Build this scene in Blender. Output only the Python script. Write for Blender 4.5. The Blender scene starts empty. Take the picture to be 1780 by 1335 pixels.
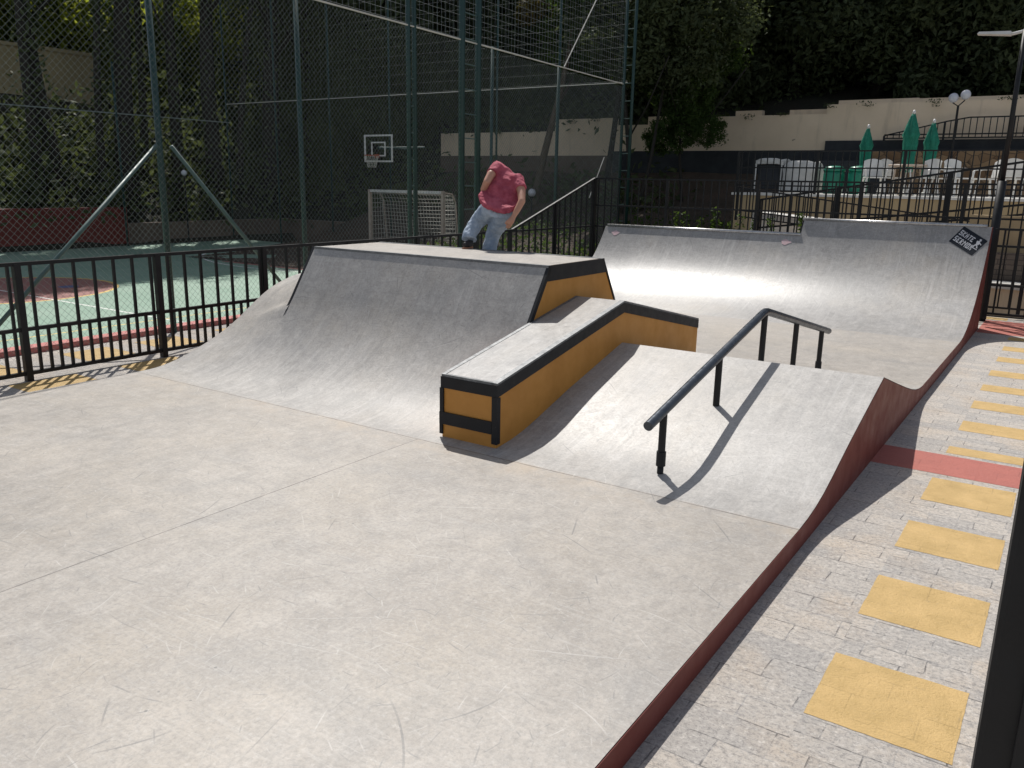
import bpy, math, random
from mathutils import Vector, Matrix, noise
R = math.radians
random.seed(7)
S = bpy.context.scene
col = S.collection

# ------------------------------------------------------------------ camera
cd = bpy.data.cameras.new('camera'); cam = bpy.data.objects.new('camera', cd); col.objects.link(cam)
yaw, pitch, roll = 0.589724, 0.238362, 0.0188
fw = Vector((-math.sin(yaw)*math.cos(pitch), math.cos(yaw)*math.cos(pitch), -math.sin(pitch)))
rt = Vector((math.cos(yaw), math.sin(yaw), 0)); up = rt.cross(fw)
r2 = rt*math.cos(roll)+up*math.sin(roll); u2 = -rt*math.sin(roll)+up*math.cos(roll)
m = Matrix((r2, u2, -fw)).transposed().to_4x4(); m.translation = Vector((0, 0, 1.95))
cam.matrix_world = m
cd.sensor_width = 36; cd.sensor_fit = 'HORIZONTAL'; cd.lens = 1444.8/1780*36
cd.clip_start = 0.05; cd.clip_end = 600
S.camera = cam

# ------------------------------------------------------------------ light
SUN_EL, SUN_AZ = R(55.5), R(-46.5)      # azimuth from +Y towards +X
W = bpy.data.worlds.new('World'); S.world = W; W.use_nodes = True
nt = W.node_tree; bg = nt.nodes['Background']; sk = nt.nodes.new('ShaderNodeTexSky')
sk.sky_type = 'NISHITA'; sk.sun_disc = False; sk.sun_elevation = SUN_EL; sk.sun_rotation = SUN_AZ
sk.air_density = 1.0; sk.dust_density = 1.0
hs = nt.nodes.new('ShaderNodeHueSaturation'); hs.inputs['Saturation'].default_value = 0.55
nt.links.new(sk.outputs[0], hs.inputs['Color']); nt.links.new(hs.outputs[0], bg.inputs[0]); bg.inputs[1].default_value = 0.11
sl = bpy.data.lights.new('sun', 'SUN'); so = bpy.data.objects.new('sun', sl); col.objects.link(so)
sl.energy = 4.4; sl.angle = R(0.55); sl.color = (1.0, 0.965, 0.91)
ts = Vector((math.sin(SUN_AZ)*math.cos(SUN_EL), math.cos(SUN_AZ)*math.cos(SUN_EL), math.sin(SUN_EL)))
so.rotation_euler = ts.to_track_quat('Z', 'Y').to_euler()
S.view_settings.view_transform = 'Standard'; S.view_settings.look = 'None'
S.view_settings.exposure = 0.06; S.view_settings.gamma = 1.0
S.cycles.max_bounces = 6; S.cycles.transparent_max_bounces = 8

# ------------------------------------------------------------------ materials
class NT:
    def __init__(s, name):
        s.m = bpy.data.materials.new(name); s.m.use_nodes = True
        s.t = s.m.node_tree; s.b = s.t.nodes['Principled BSDF']
        s.pos = s.n('ShaderNodeNewGeometry').outputs['Position']
    def n(s, t, **k):
        x = s.t.nodes.new(t)
        for a, v in k.items(): setattr(x, a, v)
        return x
    def put(s, sock, v):
        if hasattr(v, 'links'): s.t.links.new(v, sock)
        else: sock.default_value = v
    def math(s, op, a, b=0.0, c=0.0, clamp=False):
        x = s.n('ShaderNodeMath', operation=op, use_clamp=clamp)
        for i, v in enumerate((a, b, c)): s.put(x.inputs[i], v)
        return x.outputs[0]
    def noise(s, scale, detail=4, rough=0.6, vec=None, dist=0.0):
        x = s.n('ShaderNodeTexNoise'); x.inputs['Scale'].default_value = scale
        x.inputs['Detail'].default_value = detail; x.inputs['Roughness'].default_value = rough
        x.inputs['Distortion'].default_value = dist
        s.put(x.inputs['Vector'], vec or s.pos); return x.outputs[0]
    def map(s, scale=(1, 1, 1), rot=(0, 0, 0), vec=None, loc=(0, 0, 0)):
        x = s.n('ShaderNodeMapping'); s.put(x.inputs['Vector'], vec or s.pos)
        x.inputs['Scale'].default_value = scale; x.inputs['Rotation'].default_value = rot
        x.inputs['Location'].default_value = loc
        return x.outputs[0]
    def ramp(s, v, stops):
        x = s.n('ShaderNodeValToRGB'); e = x.color_ramp.elements
        while len(e) < len(stops): e.new(0.5)
        for i, (p, c) in enumerate(stops):
            e[i].position = p; e[i].color = (c, c, c, 1) if isinstance(c, (int, float)) else (*c, 1)
        s.put(x.inputs[0], v); return x.outputs[0]
    def rng(s, v, a, b, c=0.0, d=1.0):
        x = s.n('ShaderNodeMapRange'); s.put(x.inputs[0], v)
        for i, q in enumerate((a, b, c, d)): x.inputs[i+1].default_value = q
        return x.outputs[0]
    def mix(s, f, a, b, mode='MIX'):
        x = s.n('ShaderNodeMix', data_type='RGBA', blend_type=mode); s.put(x.inputs[0], f)
        for sock, v in ((x.inputs[6], a), (x.inputs[7], b)):
            s.put(sock, (*v, 1) if isinstance(v, tuple) and len(v) == 3 else v)
        return x.outputs[2]
    def sep(s):
        x = s.n('ShaderNodeSeparateXYZ'); s.put(x.inputs[0], s.pos); return x.outputs
    def bump(s, h, st=0.3, d=0.01):
        x = s.n('ShaderNodeBump'); x.inputs['Strength'].default_value = st; x.inputs['Distance'].default_value = d
        s.put(x.inputs['Height'], h); s.put(s.b.inputs['Normal'], x.outputs[0])
    def out(s, c=None, rough=None, metal=None, spec=None):
        if c is not None: s.put(s.b.inputs['Base Color'], (*c, 1) if isinstance(c, tuple) else c)
        if rough is not None: s.put(s.b.inputs['Roughness'], rough)
        if metal is not None: s.b.inputs['Metallic'].default_value = metal
        if spec is not None: s.b.inputs['Specular IOR Level'].default_value = spec
        return s.m

def concrete(name, c1=(.30, .275, .25), c2=(.40, .37, .34), joints=False, rough=(.40, .62), spec=.5, slope=False):
    t = NT(name)
    big = t.noise(0.55, 5, 0.6); mid = t.noise(4.5, 6, 0.75, dist=.6); fine = t.noise(55, 4, 0.75)
    m2 = t.noise(13, 6, .8, vec=t.map(loc=(3, 5, 1), scale=(1, .6, 1), rot=(0, 0, .5)), dist=.5)
    blot = t.noise(1.6, 5, .6, vec=t.map(loc=(7, 3, 2)), dist=1.0)
    v = t.math('ADD', t.math('MULTIPLY', big, .30), t.math('ADD', t.math('MULTIPLY', mid, .35), t.math('MULTIPLY', m2, .35)))
    c = t.mix(t.rng(v, .38, .62), c1, c2)
    c = t.mix(t.rng(blot, .50, .72, 0, .5), c, (.235, .228, .222))
    warm = t.noise(.9, 4, .6, vec=t.map(loc=(-4, 9, 0)))
    c = t.mix(t.rng(warm, .48, .72, 0, .45), c, (.42, .36, .285))
    c = t.mix(t.rng(fine, .45, .68, .0, .42), c, (.17, .165, .158))
    c = t.mix(t.rng(t.noise(20, 5, .85, vec=t.map(loc=(1, 7, 3), scale=(1, .55, 1), rot=(0, 0, .45))), .47, .66, 0, .34), c, (.20, .192, .182))
    c = t.mix(t.rng(t.noise(38, 4, .8, vec=t.map(loc=(9, 1, 1))), .52, .72, .0, .34), c, (.56, .54, .51))
    for rot, sc, w, colr in ((.5, (1.6, 26, 9), .34, (.21, .20, .195)), (-.35, (1.3, 36, 12), .30, (.54, .52, .49)), (1.25, (2, 42, 12), .26, (.20, .195, .19)), (.95, (1.2, 30, 12), .28, (.55, .53, .50))):
        s_ = t.noise(1.0, 6, .8, vec=t.map(scale=sc, rot=(0, 0, rot)), dist=.5)
        k = t.noise(1.4, 2, .5, vec=t.map(loc=(rot*9, sc[1], 0)))
        c = t.mix(t.math('MULTIPLY', t.rng(s_, .55, .70, 0, w), t.rng(k, .40, .58)), c, colr)
    if slope:          # wheel wear running up and down the transition
        for sc_, w_, cc0 in (((14, .9, 1.0), .42, (.17, .168, .165)), ((30, 1.2, 1.4), .36, (.58, .56, .54)), ((7, .5, .6), .34, (.24, .235, .23))):
            q_ = t.noise(1.0, 6, .75, vec=t.map(scale=sc_, rot=(0, 0, .12)), dist=.35)
            k_ = t.noise(1.1, 3, .6, vec=t.map(loc=(sc_[0], 2, 5)))
            c = t.mix(t.math('MULTIPLY', t.rng(q_, .50, .68, 0, w_), t.rng(k_, .38, .58)), c, cc0)
    # scratches: one short, slightly bowed stroke per cell
    sx_, sy_, sz_ = t.sep()
    flat = t.n('ShaderNodeCombineXYZ'); t.put(flat.inputs[0], sx_); t.put(flat.inputs[1], t.math('ADD', sy_, t.math('MULTIPLY', sz_, .8)))
    for sc, base, spread, ln_, wd, colr, amt, seed in ((1.1, .5, .5, .42, .0028, (.62, .60, .57), .26, 1), (1.5, 2.3, .9, .36, .0032, (.13, .13, .13), .42, 5), (2.6, .6, 1.2, .36, .0030, (.15, .148, .145), .42, 9), (3.1, 2.6, 1.5, .34, .0024, (.62, .60, .57), .24, 14), (5.2, 0, 3.1, .36, .0026, (.16, .158, .155), .40, 20), (5.8, 0, 3.1, .34, .0020, (.60, .58, .55), .24, 25), (9.5, 0, 3.1, .34, .0022, (.17, .168, .165), .40, 31)):
        vv = t.n('ShaderNodeTexVoronoi', voronoi_dimensions='2D'); vv.inputs['Scale'].default_value = sc
        mp = t.map(vec=flat.outputs[0], loc=(seed*1.37, seed*2.11, 0), rot=(0, 0, seed*.7)); t.put(vv.inputs['Vector'], mp)
        df = t.n('ShaderNodeVectorMath', operation='SUBTRACT'); t.put(df.inputs[0], mp); t.put(df.inputs[1], vv.outputs['Position'])
        sp3 = t.n('ShaderNodeSeparateXYZ'); t.put(sp3.inputs[0], df.outputs[0])
        cc_ = t.n('ShaderNodeSeparateColor'); t.put(cc_.inputs[0], vv.outputs['Color'])
        ang = t.math('ADD', t.math('MULTIPLY', t.math('SUBTRACT', cc_.outputs[0], .5), spread), base+seed*.7)
        ca_, sa_ = t.math('COSINE', ang), t.math('SINE', ang)
        u_ = t.math('ADD', t.math('MULTIPLY', sp3.outputs[0], ca_), t.math('MULTIPLY', sp3.outputs[1], sa_))
        v_ = t.math('SUBTRACT', t.math('MULTIPLY', sp3.outputs[1], ca_), t.math('MULTIPLY', sp3.outputs[0], sa_))
        v_ = t.math('SUBTRACT', v_, t.math('MULTIPLY', t.math('MULTIPLY', u_, u_), t.math('MULTIPLY', t.math('SUBTRACT', cc_.outputs[1], .5), 0.7*sc)))
        L_ = t.math('MULTIPLY', t.math('ADD', t.math('MULTIPLY', cc_.outputs[1], .8), .2), ln_/sc)
        fade = t.math('SUBTRACT', 1.0, t.math('DIVIDE', t.math('ABSOLUTE', u_), L_), clamp=True)
        on_ = t.math('LESS_THAN', t.math('ABSOLUTE', v_), t.math('MULTIPLY', t.math('ADD', cc_.outputs[2], .35), wd))
        f = t.math('MULTIPLY', t.math('MULTIPLY', on_, t.math('POWER', fade, .4)), t.math('MULTIPLY', t.rng(cc_.outputs[2], .15, .9, .25, 1.4), amt))
        c = t.mix(f, c, colr)
    vo = t.n('ShaderNodeTexVoronoi'); vo.inputs['Scale'].default_value = 7; t.put(vo.inputs['Vector'], t.pos)
    pit = t.math('LESS_THAN', vo.outputs['Distance'], .045)
    pit = t.math('MULTIPLY', pit, t.math('GREATER_THAN', t.noise(3.3, 1), .56))
    c = t.mix(t.math('MULTIPLY', pit, .6), c, (.13, .13, .13))
    if joints:
        x, y, z = t.sep()
        wob = t.math('MULTIPLY', t.math('SUBTRACT', t.noise(6, 3), .5), .008)
        jx = t.math('LESS_THAN', t.math('ABSOLUTE', t.math('ADD', t.math('SUBTRACT', x, -3.76), wob)), .0042)
        jy = t.math('LESS_THAN', t.math('ABSOLUTE', t.math('ADD', t.math('SUBTRACT', y, 4.405), wob)), .0055)
        jy = t.math('MULTIPLY', jy, t.math('LESS_THAN', t.math('ABSOLUTE', t.math('SUBTRACT', y, 4.4)), .1))
        jx = t.math('MULTIPLY', jx, t.math('LESS_THAN', y, 4.4))
        j = t.math('MAXIMUM', jx, jy)
        near = t.rng(t.math('ABSOLUTE', t.math('SUBTRACT', y, 4.38)), .0, .30, .5, 0)
        nn = t.math('MULTIPLY', near, t.rng(t.noise(2.2, 5, .7), .44, .62))
        c = t.mix(nn, c, (.43, .34, .245))
        c = t.mix(t.math('MULTIPLY', j, t.rng(t.noise(9, 3), .3, .6, .35, .9)), c, (.10, .09, .085))
    r_ = t.rng(t.math('ADD', t.math('MULTIPLY', m2, .7), t.math('MULTIPLY', fine, .3)), .36, .64, rough[0], rough[1])
    t.bump(t.math('ADD', t.math('MULTIPLY', m2, .7), t.math('MULTIPLY', fine, .4)), .35, .005)
    return t.out(c, r_, spec=spec)

def painted(name, c, c2=None, rough=.55, sc=6, wear=None, metal=0, bump=.1):
    t = NT(name); n = t.noise(sc, 5, .65)
    cc = t.mix(t.rng(n, .35, .65), c, c2 or tuple(q*.75 for q in c))
    if wear:
        w = t.noise(sc*4, 5, .75, vec=t.map(loc=(3, 1, 5)))
        cc = t.mix(t.rng(w, wear[1], wear[1]+.05), cc, wear[0])
    t.bump(t.noise(sc*12, 3), bump, .003)
    return t.out(cc, t.rng(t.noise(sc*2, 4), .3, .7, rough-.08, rough+.12), metal)

M = {}
M['concrete'] = concrete('concrete', c1=(.262, .234, .205), c2=(.445, .405, .36), joints=True, rough=(.44, .60))
M['ramp'] = concrete('ramp_concrete', c1=(.22, .210, .20), c2=(.39, .373, .355), rough=(.32, .50), slope=True)
M['ramp_matte'] = concrete('matte_ramp_concrete', c1=(.28, .262, .243), c2=(.48, .455, .425), rough=(.40, .56), spec=.5, slope=True)
M['red'] = painted('dark_red_paint', (.165, .036, .028), (.145, .032, .026), .55, 3, ((.20, .06, .05), .70))
M['ochre'] = painted('ochre_paint', (.58, .26, .045), (.48, .21, .035), .55, 2.2, ((.50, .30, .12), .70), 0, .25)
M['blacktrim'] = painted('black_steel_trim', (.013, .013, .015), (.02, .02, .022), .5, 9, ((.07, .07, .07), .69), 0)
for _k in ('blacktrim', 'red'): M[_k].node_tree.nodes['Principled BSDF'].inputs['Specular IOR Level'].default_value = .25
M['steel'] = painted('worn_steel', (.55, .54, .53), (.35, .34, .34), .3, 14, ((.15, .14, .13), .62), .85)
M['edge'] = painted('grey_steel_edge', (.20, .205, .21), (.12, .125, .13), .5, 16, ((.34, .34, .34), .6), .3)
M['black'] = painted('black_painted_steel', (.010, .010, .011), (.016, .016, .017), .42, 10, None, 0); M['black'].node_tree.nodes['Principled BSDF'].inputs['Specular IOR Level'].default_value = .3
M['rail'] = painted('rail_steel', (.045, .055, .07), (.075, .085, .10), .30, 12, ((.16, .17, .18), .66), .6)
M['green_pole'] = painted('green_pole_paint', (.008, .034, .031), (.013, .048, .043), .42, 8, None, 0)
M['brace'] = painted('light_green_brace_paint', (.055, .10, .09), (.09, .14, .125), .5, 8, None, 0)
M['wire'] = painted('green_coated_wire', (.16, .19, .18), (.21, .24, .225), .5, 3, None, 0, 0)
M['net'] = painted('grey_net_cord', (.20, .22, .23), (.28, .30, .31), .7, 3, None, 0, 0)
M['netwhite'] = painted('white_net_cord', (.62, .60, .52), (.5, .48, .42), .7, 3, None, 0, 0)
M['white'] = painted('white_paint', (.72, .70, .66), (.6, .58, .54), .45, 5)
M['plastic'] = painted('white_plastic', (.74, .73, .70), (.62, .61, .58), .35, 5)
M['globe'] = painted('globe_glass', (.62, .62, .66), (.55, .55, .6), .25, 5)
M['umbrella'] = painted('green_umbrella_cloth', (.01, .20, .13), (.008, .14, .09), .8, 9)
M['barrel'] = painted('green_plastic', (.01, .21, .13), (.01, .16, .10), .35, 3)
M['goalpost'] = painted('weathered_goal_paint', (.55, .45, .36), (.42, .33, .26), .5, 7)
M['charcoal'] = painted('charcoal_wall_paint', (.030, .033, .038), (.022, .024, .028), .8, 1.2)
M['coat'] = M['charcoal']

def wallmat(name, c, c2, stain=(.20, .15, .10)):
    t = NT(name); n = t.noise(.8, 5, .6)
    cc = t.mix(t.rng(n, .35, .65), c, c2)
    st = t.noise(1.0, 6, .7, vec=t.map(scale=(2.5, 2.5, .35)))
    cc = t.mix(t.rng(st, .55, .8, 0, .45), cc, stain)
    sp = t.noise(2.2, 3, .5, vec=t.map(loc=(11, 2, 4)))
    cc = t.mix(t.rng(sp, .70, .73, 0, .8), cc, (.05, .055, .03))
    t.bump(t.noise(40, 3), .2, .005)
    return t.out(cc, .85)
M['beige'] = wallmat('beige_render', (.76, .61, .45), (.68, .54, .39))
M['beige2'] = wallmat('warm_beige_render', (.50, .37, .21), (.44, .33, .19))
M['beigedark'] = wallmat('distant_beige_render', (.46, .37, .22), (.38, .31, .18))
M['brownwall'] = wallmat('brown_render', (.15, .11, .085), (.11, .08, .06))

def stone():
    t = NT('rubble_stone'); v = t.n('ShaderNodeTexVoronoi'); v.inputs['Scale'].default_value = 3.4
    t.put(v.inputs['Vector'], t.map(scale=(1, 1, 1.4)))
    h = t.n('ShaderNodeSeparateColor'); t.put(h.inputs[0], v.outputs['Color'])
    c = t.mix(h.outputs[0], (.16, .085, .04), (.33, .21, .11))
    e = t.n('ShaderNodeTexVoronoi', feature='DISTANCE_TO_EDGE'); e.inputs['Scale'].default_value = 3.4
    t.put(e.inputs['Vector'], t.map(scale=(1, 1, 1.4)))
    c = t.mix(t.rng(e.outputs['Distance'], 0, .05, 1, 0), c, (.05, .035, .025))
    t.bump(e.outputs['Distance'], .6, .05)
    return t.out(c, .85)
M['stone'] = stone()

def bricks(name, c1, c2, mortar, sc, w=.5, h=.25, off=.5, rot=(0, 0, 0), ms=.012, speckle=True, bumpy=.3):
    t = NT(name); b = t.n('ShaderNodeTexBrick')
    t.put(b.inputs['Vector'], t.map(rot=rot)); b.inputs['Scale'].default_value = sc
    b.inputs['Brick Width'].default_value = w; b.inputs['Row Height'].default_value = h
    b.inputs['Mortar Size'].default_value = ms; b.inputs['Mortar Smooth'].default_value = .3
    b.inputs['Color1'].default_value = (*c1, 1); b.inputs['Color2'].default_value = (*c2, 1); b.inputs['Mortar'].default_value = (*mortar, 1)
    b.offset = off
    c = b.outputs[0]
    if speckle:
        g = t.noise(60, 4, .8); c = t.mix(t.rng(g, .5, .66, 0, .55), c, (.16, .16, .165))
        g2 = t.noise(45, 3, .8, vec=t.map(loc=(5, 5, 5))); c = t.mix(t.rng(g2, .52, .7, 0, .5), c, (.62, .60, .57))
        g3 = t.noise(1.7, 4, .6); c = t.mix(t.rng(g3, .45, .7, 0, .35), c, (.42, .33, .25))
        g4 = t.noise(7, 5, .75, dist=.6); c = t.mix(t.rng(g4, .54, .72, 0, .5), c, (.24, .24, .25))
    hgt = t.math('SUBTRACT', t.math('MULTIPLY', t.noise(30, 4, .7), .4), b.outputs[1])
    t.bump(hgt, bumpy, .01)
    return t.out(c, .75)

def paving():
    # granite slabs of irregular sizes: two brick layouts chosen by patch, thin broken joints
    t = NT('granite_paving')
    wob = t.n('ShaderNodeTexNoise'); wob.inputs['Scale'].default_value = 5; wob.inputs['Detail'].default_value = 3
    t.put(wob.inputs['Vector'], t.pos)
    off = t.n('ShaderNodeVectorMath', operation='SCALE'); t.put(off.inputs[0], wob.outputs['Color']); off.inputs['Scale'].default_value = .022
    vec = t.n('ShaderNodeVectorMath', operation='ADD'); t.put(vec.inputs[0], t.pos); t.put(vec.inputs[1], off.outputs[0])
    outs = []
    for w, h, o, loc in ((.25, .115, .37, (.01, .04, 0)), (.34, .165, .5, (.13, .02, 0))):
        b = t.n('ShaderNodeTexBrick'); mp = t.n('ShaderNodeMapping'); t.put(mp.inputs[0], vec.outputs[0]); mp.inputs['Location'].default_value = loc
        t.put(b.inputs['Vector'], mp.outputs[0]); b.inputs['Scale'].default_value = 1; b.offset = o
        b.inputs['Brick Width'].default_value = w; b.inputs['Row Height'].default_value = h
        b.inputs['Mortar Size'].default_value = .0034; b.inputs['Mortar Smooth'].default_value = .4
        b.inputs['Color1'].default_value = (.50, .45, .395, 1); b.inputs['Color2'].default_value = (.38, .355, .33, 1)
        b.inputs['Mortar'].default_value = (.36, .34, .32, 1); outs.append(b)
    x, y, z = t.sep()
    sel = t.math('GREATER_THAN', t.math('FRACT', t.math('MULTIPLY', t.math('ADD', x, .61), .98)), .5)
    c = t.mix(sel, outs[0].outputs[0], outs[1].outputs[0])
    f = t.n('ShaderNodeMix', data_type='FLOAT'); t.put(f.inputs[0], sel); t.put(f.inputs[2], outs[0].outputs[1]); t.put(f.inputs[3], outs[1].outputs[1])
    dark = t.rng(t.noise(6, 4, .7, vec=t.map(loc=(2, 8, 1))), .47, .60)
    g3 = t.noise(2.1, 4, .6); c = t.mix(t.rng(g3, .48, .7, 0, .5), c, (.52, .41, .30))
    g = t.noise(48, 5, .85); c = t.mix(t.rng(g, .48, .60, 0, .62), c, (.16, .152, .15))
    g2 = t.noise(34, 4, .85, vec=t.map(loc=(5, 5, 5))); c = t.mix(t.rng(g2, .52, .66, 0, .6), c, (.66, .62, .57))
    g4 = t.noise(9, 6, .85, dist=.8, vec=t.map(scale=(1, 2.4, 1))); c = t.mix(t.rng(g4, .52, .68, 0, .6), c, (.20, .195, .195))
    jd = t.math('MULTIPLY', f.outputs[0], dark)
    c = t.mix(t.math('MULTIPLY', jd, .62), c, (.07, .062, .055))
    t.bump(t.math('SUBTRACT', t.math('MULTIPLY', t.noise(20, 6, .8, vec=t.map(scale=(1, 1.8, 1))), .9), t.math('MULTIPLY', jd, .8)), .7, .016)
    return t.out(c, .8)
M['paving'] = paving()

def pavepaint(name, c, c2):
    t = NT(name); n = t.noise(5, 5, .7)
    cc = t.mix(t.rng(n, .35, .65), c, c2)
    w = t.noise(16, 6, .8, vec=t.map(loc=(3, 1, 5)))
    cc = t.mix(t.rng(w, .60, .70, 0, .75), cc, tuple(q*.62+.05 for q in c))
    sp = t.noise(110, 3, .8); cc = t.mix(t.rng(sp, .55, .75, 0, .35), cc, tuple(q*.45 for q in c))
    bj = t.n('ShaderNodeTexBrick'); t.put(bj.inputs['Vector'], t.map(loc=(.11, .04, 0))); bj.inputs['Scale'].default_value = 1; bj.inputs['Brick Width'].default_value = .25; bj.inputs['Row Height'].default_value = .17; bj.inputs['Mortar Size'].default_value = .002
    jm = t.math('MULTIPLY', bj.outputs[1], t.rng(t.noise(7, 4), .45, .6)); cc = t.mix(t.math('MULTIPLY', jm, .22), cc, tuple(q*.3 for q in c))
    t.bump(t.math('SUBTRACT', t.math('ADD', t.noise(20, 6, .8), t.math('MULTIPLY', t.noise(90, 3), .4)), t.math('MULTIPLY', jm, .3)), .8, .012)
    return t.out(cc, .65)
M['yellow'] = pavepaint('yellow_floor_paint', (.56, .375, .15), (.45, .30, .11))
M['pink'] = pavepaint('pink_red_floor_paint', (.43, .13, .10), (.38, .115, .09))
M['pinkkerb'] = pavepaint('pink_kerb_paint', (.52, .17, .15), (.45, .15, .13))
M['brick'] = bricks('grey_brick', (.22, .17, .13), (.17, .135, .105), (.09, .07, .06), 1, .24, .085, .5, (R(90), 0, 0), .008, False)

def court():
    t = NT('court_paint'); x, y, z = t.sep()
    n = t.noise(1.3, 5, .6); g = t.mix(t.rng(n, .35, .65), (.17, .29, .21), (.23, .34, .26))
    dx = t.math('SUBTRACT', x, -18.35); dy = t.math('SUBTRACT', y, 8.25)
    r_ = t.math('SQRT', t.math('ADD', t.math('MULTIPLY', dx, dx), t.math('MULTIPLY', dy, dy)))
    c = t.mix(t.math('LESS_THAN', r_, 2.25), g, (.27, .10, .085))
    def line(v, c0, w=.05): return t.math('LESS_THAN', t.math('ABSOLUTE', t.math('SUBTRACT', v, c0)), w/2)
    c = t.mix(line(r_, 2.25, .09), c, (.62, .42, .10))
    d3 = t.math('SQRT', t.math('ADD', t.math('POWER', t.math('SUBTRACT', x, -17.8), 2), t.math('POWER', t.math('SUBTRACT', y, 9.45), 2)))
    c = t.mix(t.math('LESS_THAN', d3, .2), c, (.05, .08, .22))
    # free-throw zones at the ends in red
    for y0, s_ in ((20.6, -1), (-2.0, 1)):
        ax = t.math('ABSOLUTE', dx)
        k = t.math('MULTIPLY', t.math('LESS_THAN', ax, 1.8), t.math('LESS_THAN', t.math('ABSOLUTE', t.math('SUBTRACT', y, y0)), 5.5))
        c = t.mix(k, c, (.30, .11, .095))
        da = t.math('SUBTRACT', y, y0); q = t.math('SQRT', t.math('ADD', t.math('MULTIPLY', dx, dx), t.math('MULTIPLY', da, da)))
        c = t.mix(line(q, 6.0, .07), c, (.7, .7, .66))
    c = t.mix(line(x, -10.3, .06), c, (.7, .7, .66)); c = t.mix(line(x, -23.5, .06), c, (.7, .7, .66))
    c = t.mix(line(y, 8.25, .05), c, (.7, .7, .66))
    d2 = t.math('ADD', t.math('MULTIPLY', x, .5), t.math('MULTIPLY', y, 1.0))
    c = t.mix(line(x, -12.6, .05), c, (.65, .47, .12)); 
    c = t.mix(t.rng(t.noise(30, 4), .5, .75, 0, .4), c, (.22, .22, .19))
    return t.out(c, .6)
M['court'] = court()

def soil(name, a, b):
    t = NT(name); n = t.noise(1.2, 6, .7); c = t.mix(t.rng(n, .35, .65), a, b)
    t.bump(t.noise(6, 5), .6, .1); return t.out(c, .95)
M['soil'] = soil('dark_soil', (.032, .026, .017), (.018, .022, .012))  # dark earth and leaf litter tone
M['brownsoil'] = soil('brown_earth', (.075, .048, .032), (.045, .034, .022))
M['ground'] = soil('ground', (.06, .055, .045), (.045, .04, .035))

def leaves(name, a, b, tr=.45, k=1.0):
    t = NT(name); n = t.noise(.9, 3, .6); n2 = t.noise(14, 2, .6)
    c = t.mix(t.rng(t.math('ADD', t.math('MULTIPLY', n, .6), t.math('MULTIPLY', n2, .4)), .38, .62), a, b)
    t.out(c, .6, spec=.12)
    tl = t.n('ShaderNodeBsdfTranslucent'); t.put(tl.inputs[0], t.mix(.5, c, (b[0]*1.9, b[1]*1.9, b[2]*.8)))
    mx = t.n('ShaderNodeMixShader'); mx.inputs[0].default_value = tr
    t.t.links.new(t.b.outputs[0], mx.inputs[1]); t.t.links.new(tl.outputs[0], mx.inputs[2])
    t.t.links.new(mx.outputs[0], t.t.nodes['Material Output'].inputs[0]); return t.m
M['leaf_dark'] = leaves('dark_leaves', (.045, .058, .032), (.095, .115, .055), .3)
M['leaf_mid'] = leaves('green_leaves', (.035, .062, .018), (.075, .115, .030), .40)
M['leaf_light'] = leaves('yellow_green_leaves', (.14, .19, .03), (.28, .31, .05), .6)  # brighter leaf copy, sunlit look put into the colour
M['leaf_dry'] = leaves('dry_leaves', (.16, .10, .03), (.10, .09, .03), .4)
def bark(name, a, b):
    t = NT(name); n = t.noise(3, 6, .7, vec=t.map(scale=(4, 4, .8))); c = t.mix(t.rng(n, .35, .65), a, b)
    t.bump(n, .6, .04); return t.out(c, .9)
M['bark'] = bark('bark', (.035, .028, .022), (.018, .016, .013))
M['bark_light'] = bark('brown_bark', (.12, .085, .06), (.06, .045, .032))
M['shirt'] = painted('maroon_cloth', (.48, .10, .14), (.28, .04, .065), .85, 7)  # the two tones put lit and shaded folds into the cloth colour
M['jeans'] = NT('denim').out()
_t = NT('denim_cloth'); _c = _t.mix(_t.rng(_t.noise(5, 5, .7), .38, .62), (.20, .26, .35), (.40, .47, .56)); _t.bump(_t.noise(14, 4, .6), .7, .02); M['jeans'] = _t.out(_c, .85)
M['skin'] = painted('skin', (.52, .27, .18), (.45, .22, .15), .5, 8)
M['hair'] = painted('dark_hair', (.02, .014, .01), (.03, .02, .014), .5, 30)
M['shoe'] = painted('dark_shoe', (.025, .022, .022), (.015, .014, .014), .6, 9)
M['sole'] = painted('gum_sole', (.35, .16, .08), (.3, .14, .07), .6, 9)
M['tarp'] = NT('pale_tarp').out()
_t = NT('pale_tarp_cloth'); _c = _t.mix(_t.rng(_t.noise(3, 5, .7), .35, .65), (.50, .48, .44), (.62, .60, .56)); _t.bump(_t.noise(5, 4, .6), .8, .05); M['tarp'] = _t.out(_c, .6)
M['sticker_black'] = painted('black_sticker', (.012, .015, .022), (.02, .024, .032), .6, 20); M['sticker_black'].node_tree.nodes['Principled BSDF'].inputs['Specular IOR Level'].default_value = .15
M['sticker_white'] = painted('white_print', (.42, .42, .44), (.55, .55, .57), .5, 40)
M['sticker_pink'] = painted('faded_pink_print', (.62, .36, .38), (.5, .42, .42), .5, 60)
M['rim'] = painted('orange_rim_paint', (.42, .10, .05), (.35, .08, .04), .5, 8)
M['backdrop'] = M['beigedark']

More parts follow.
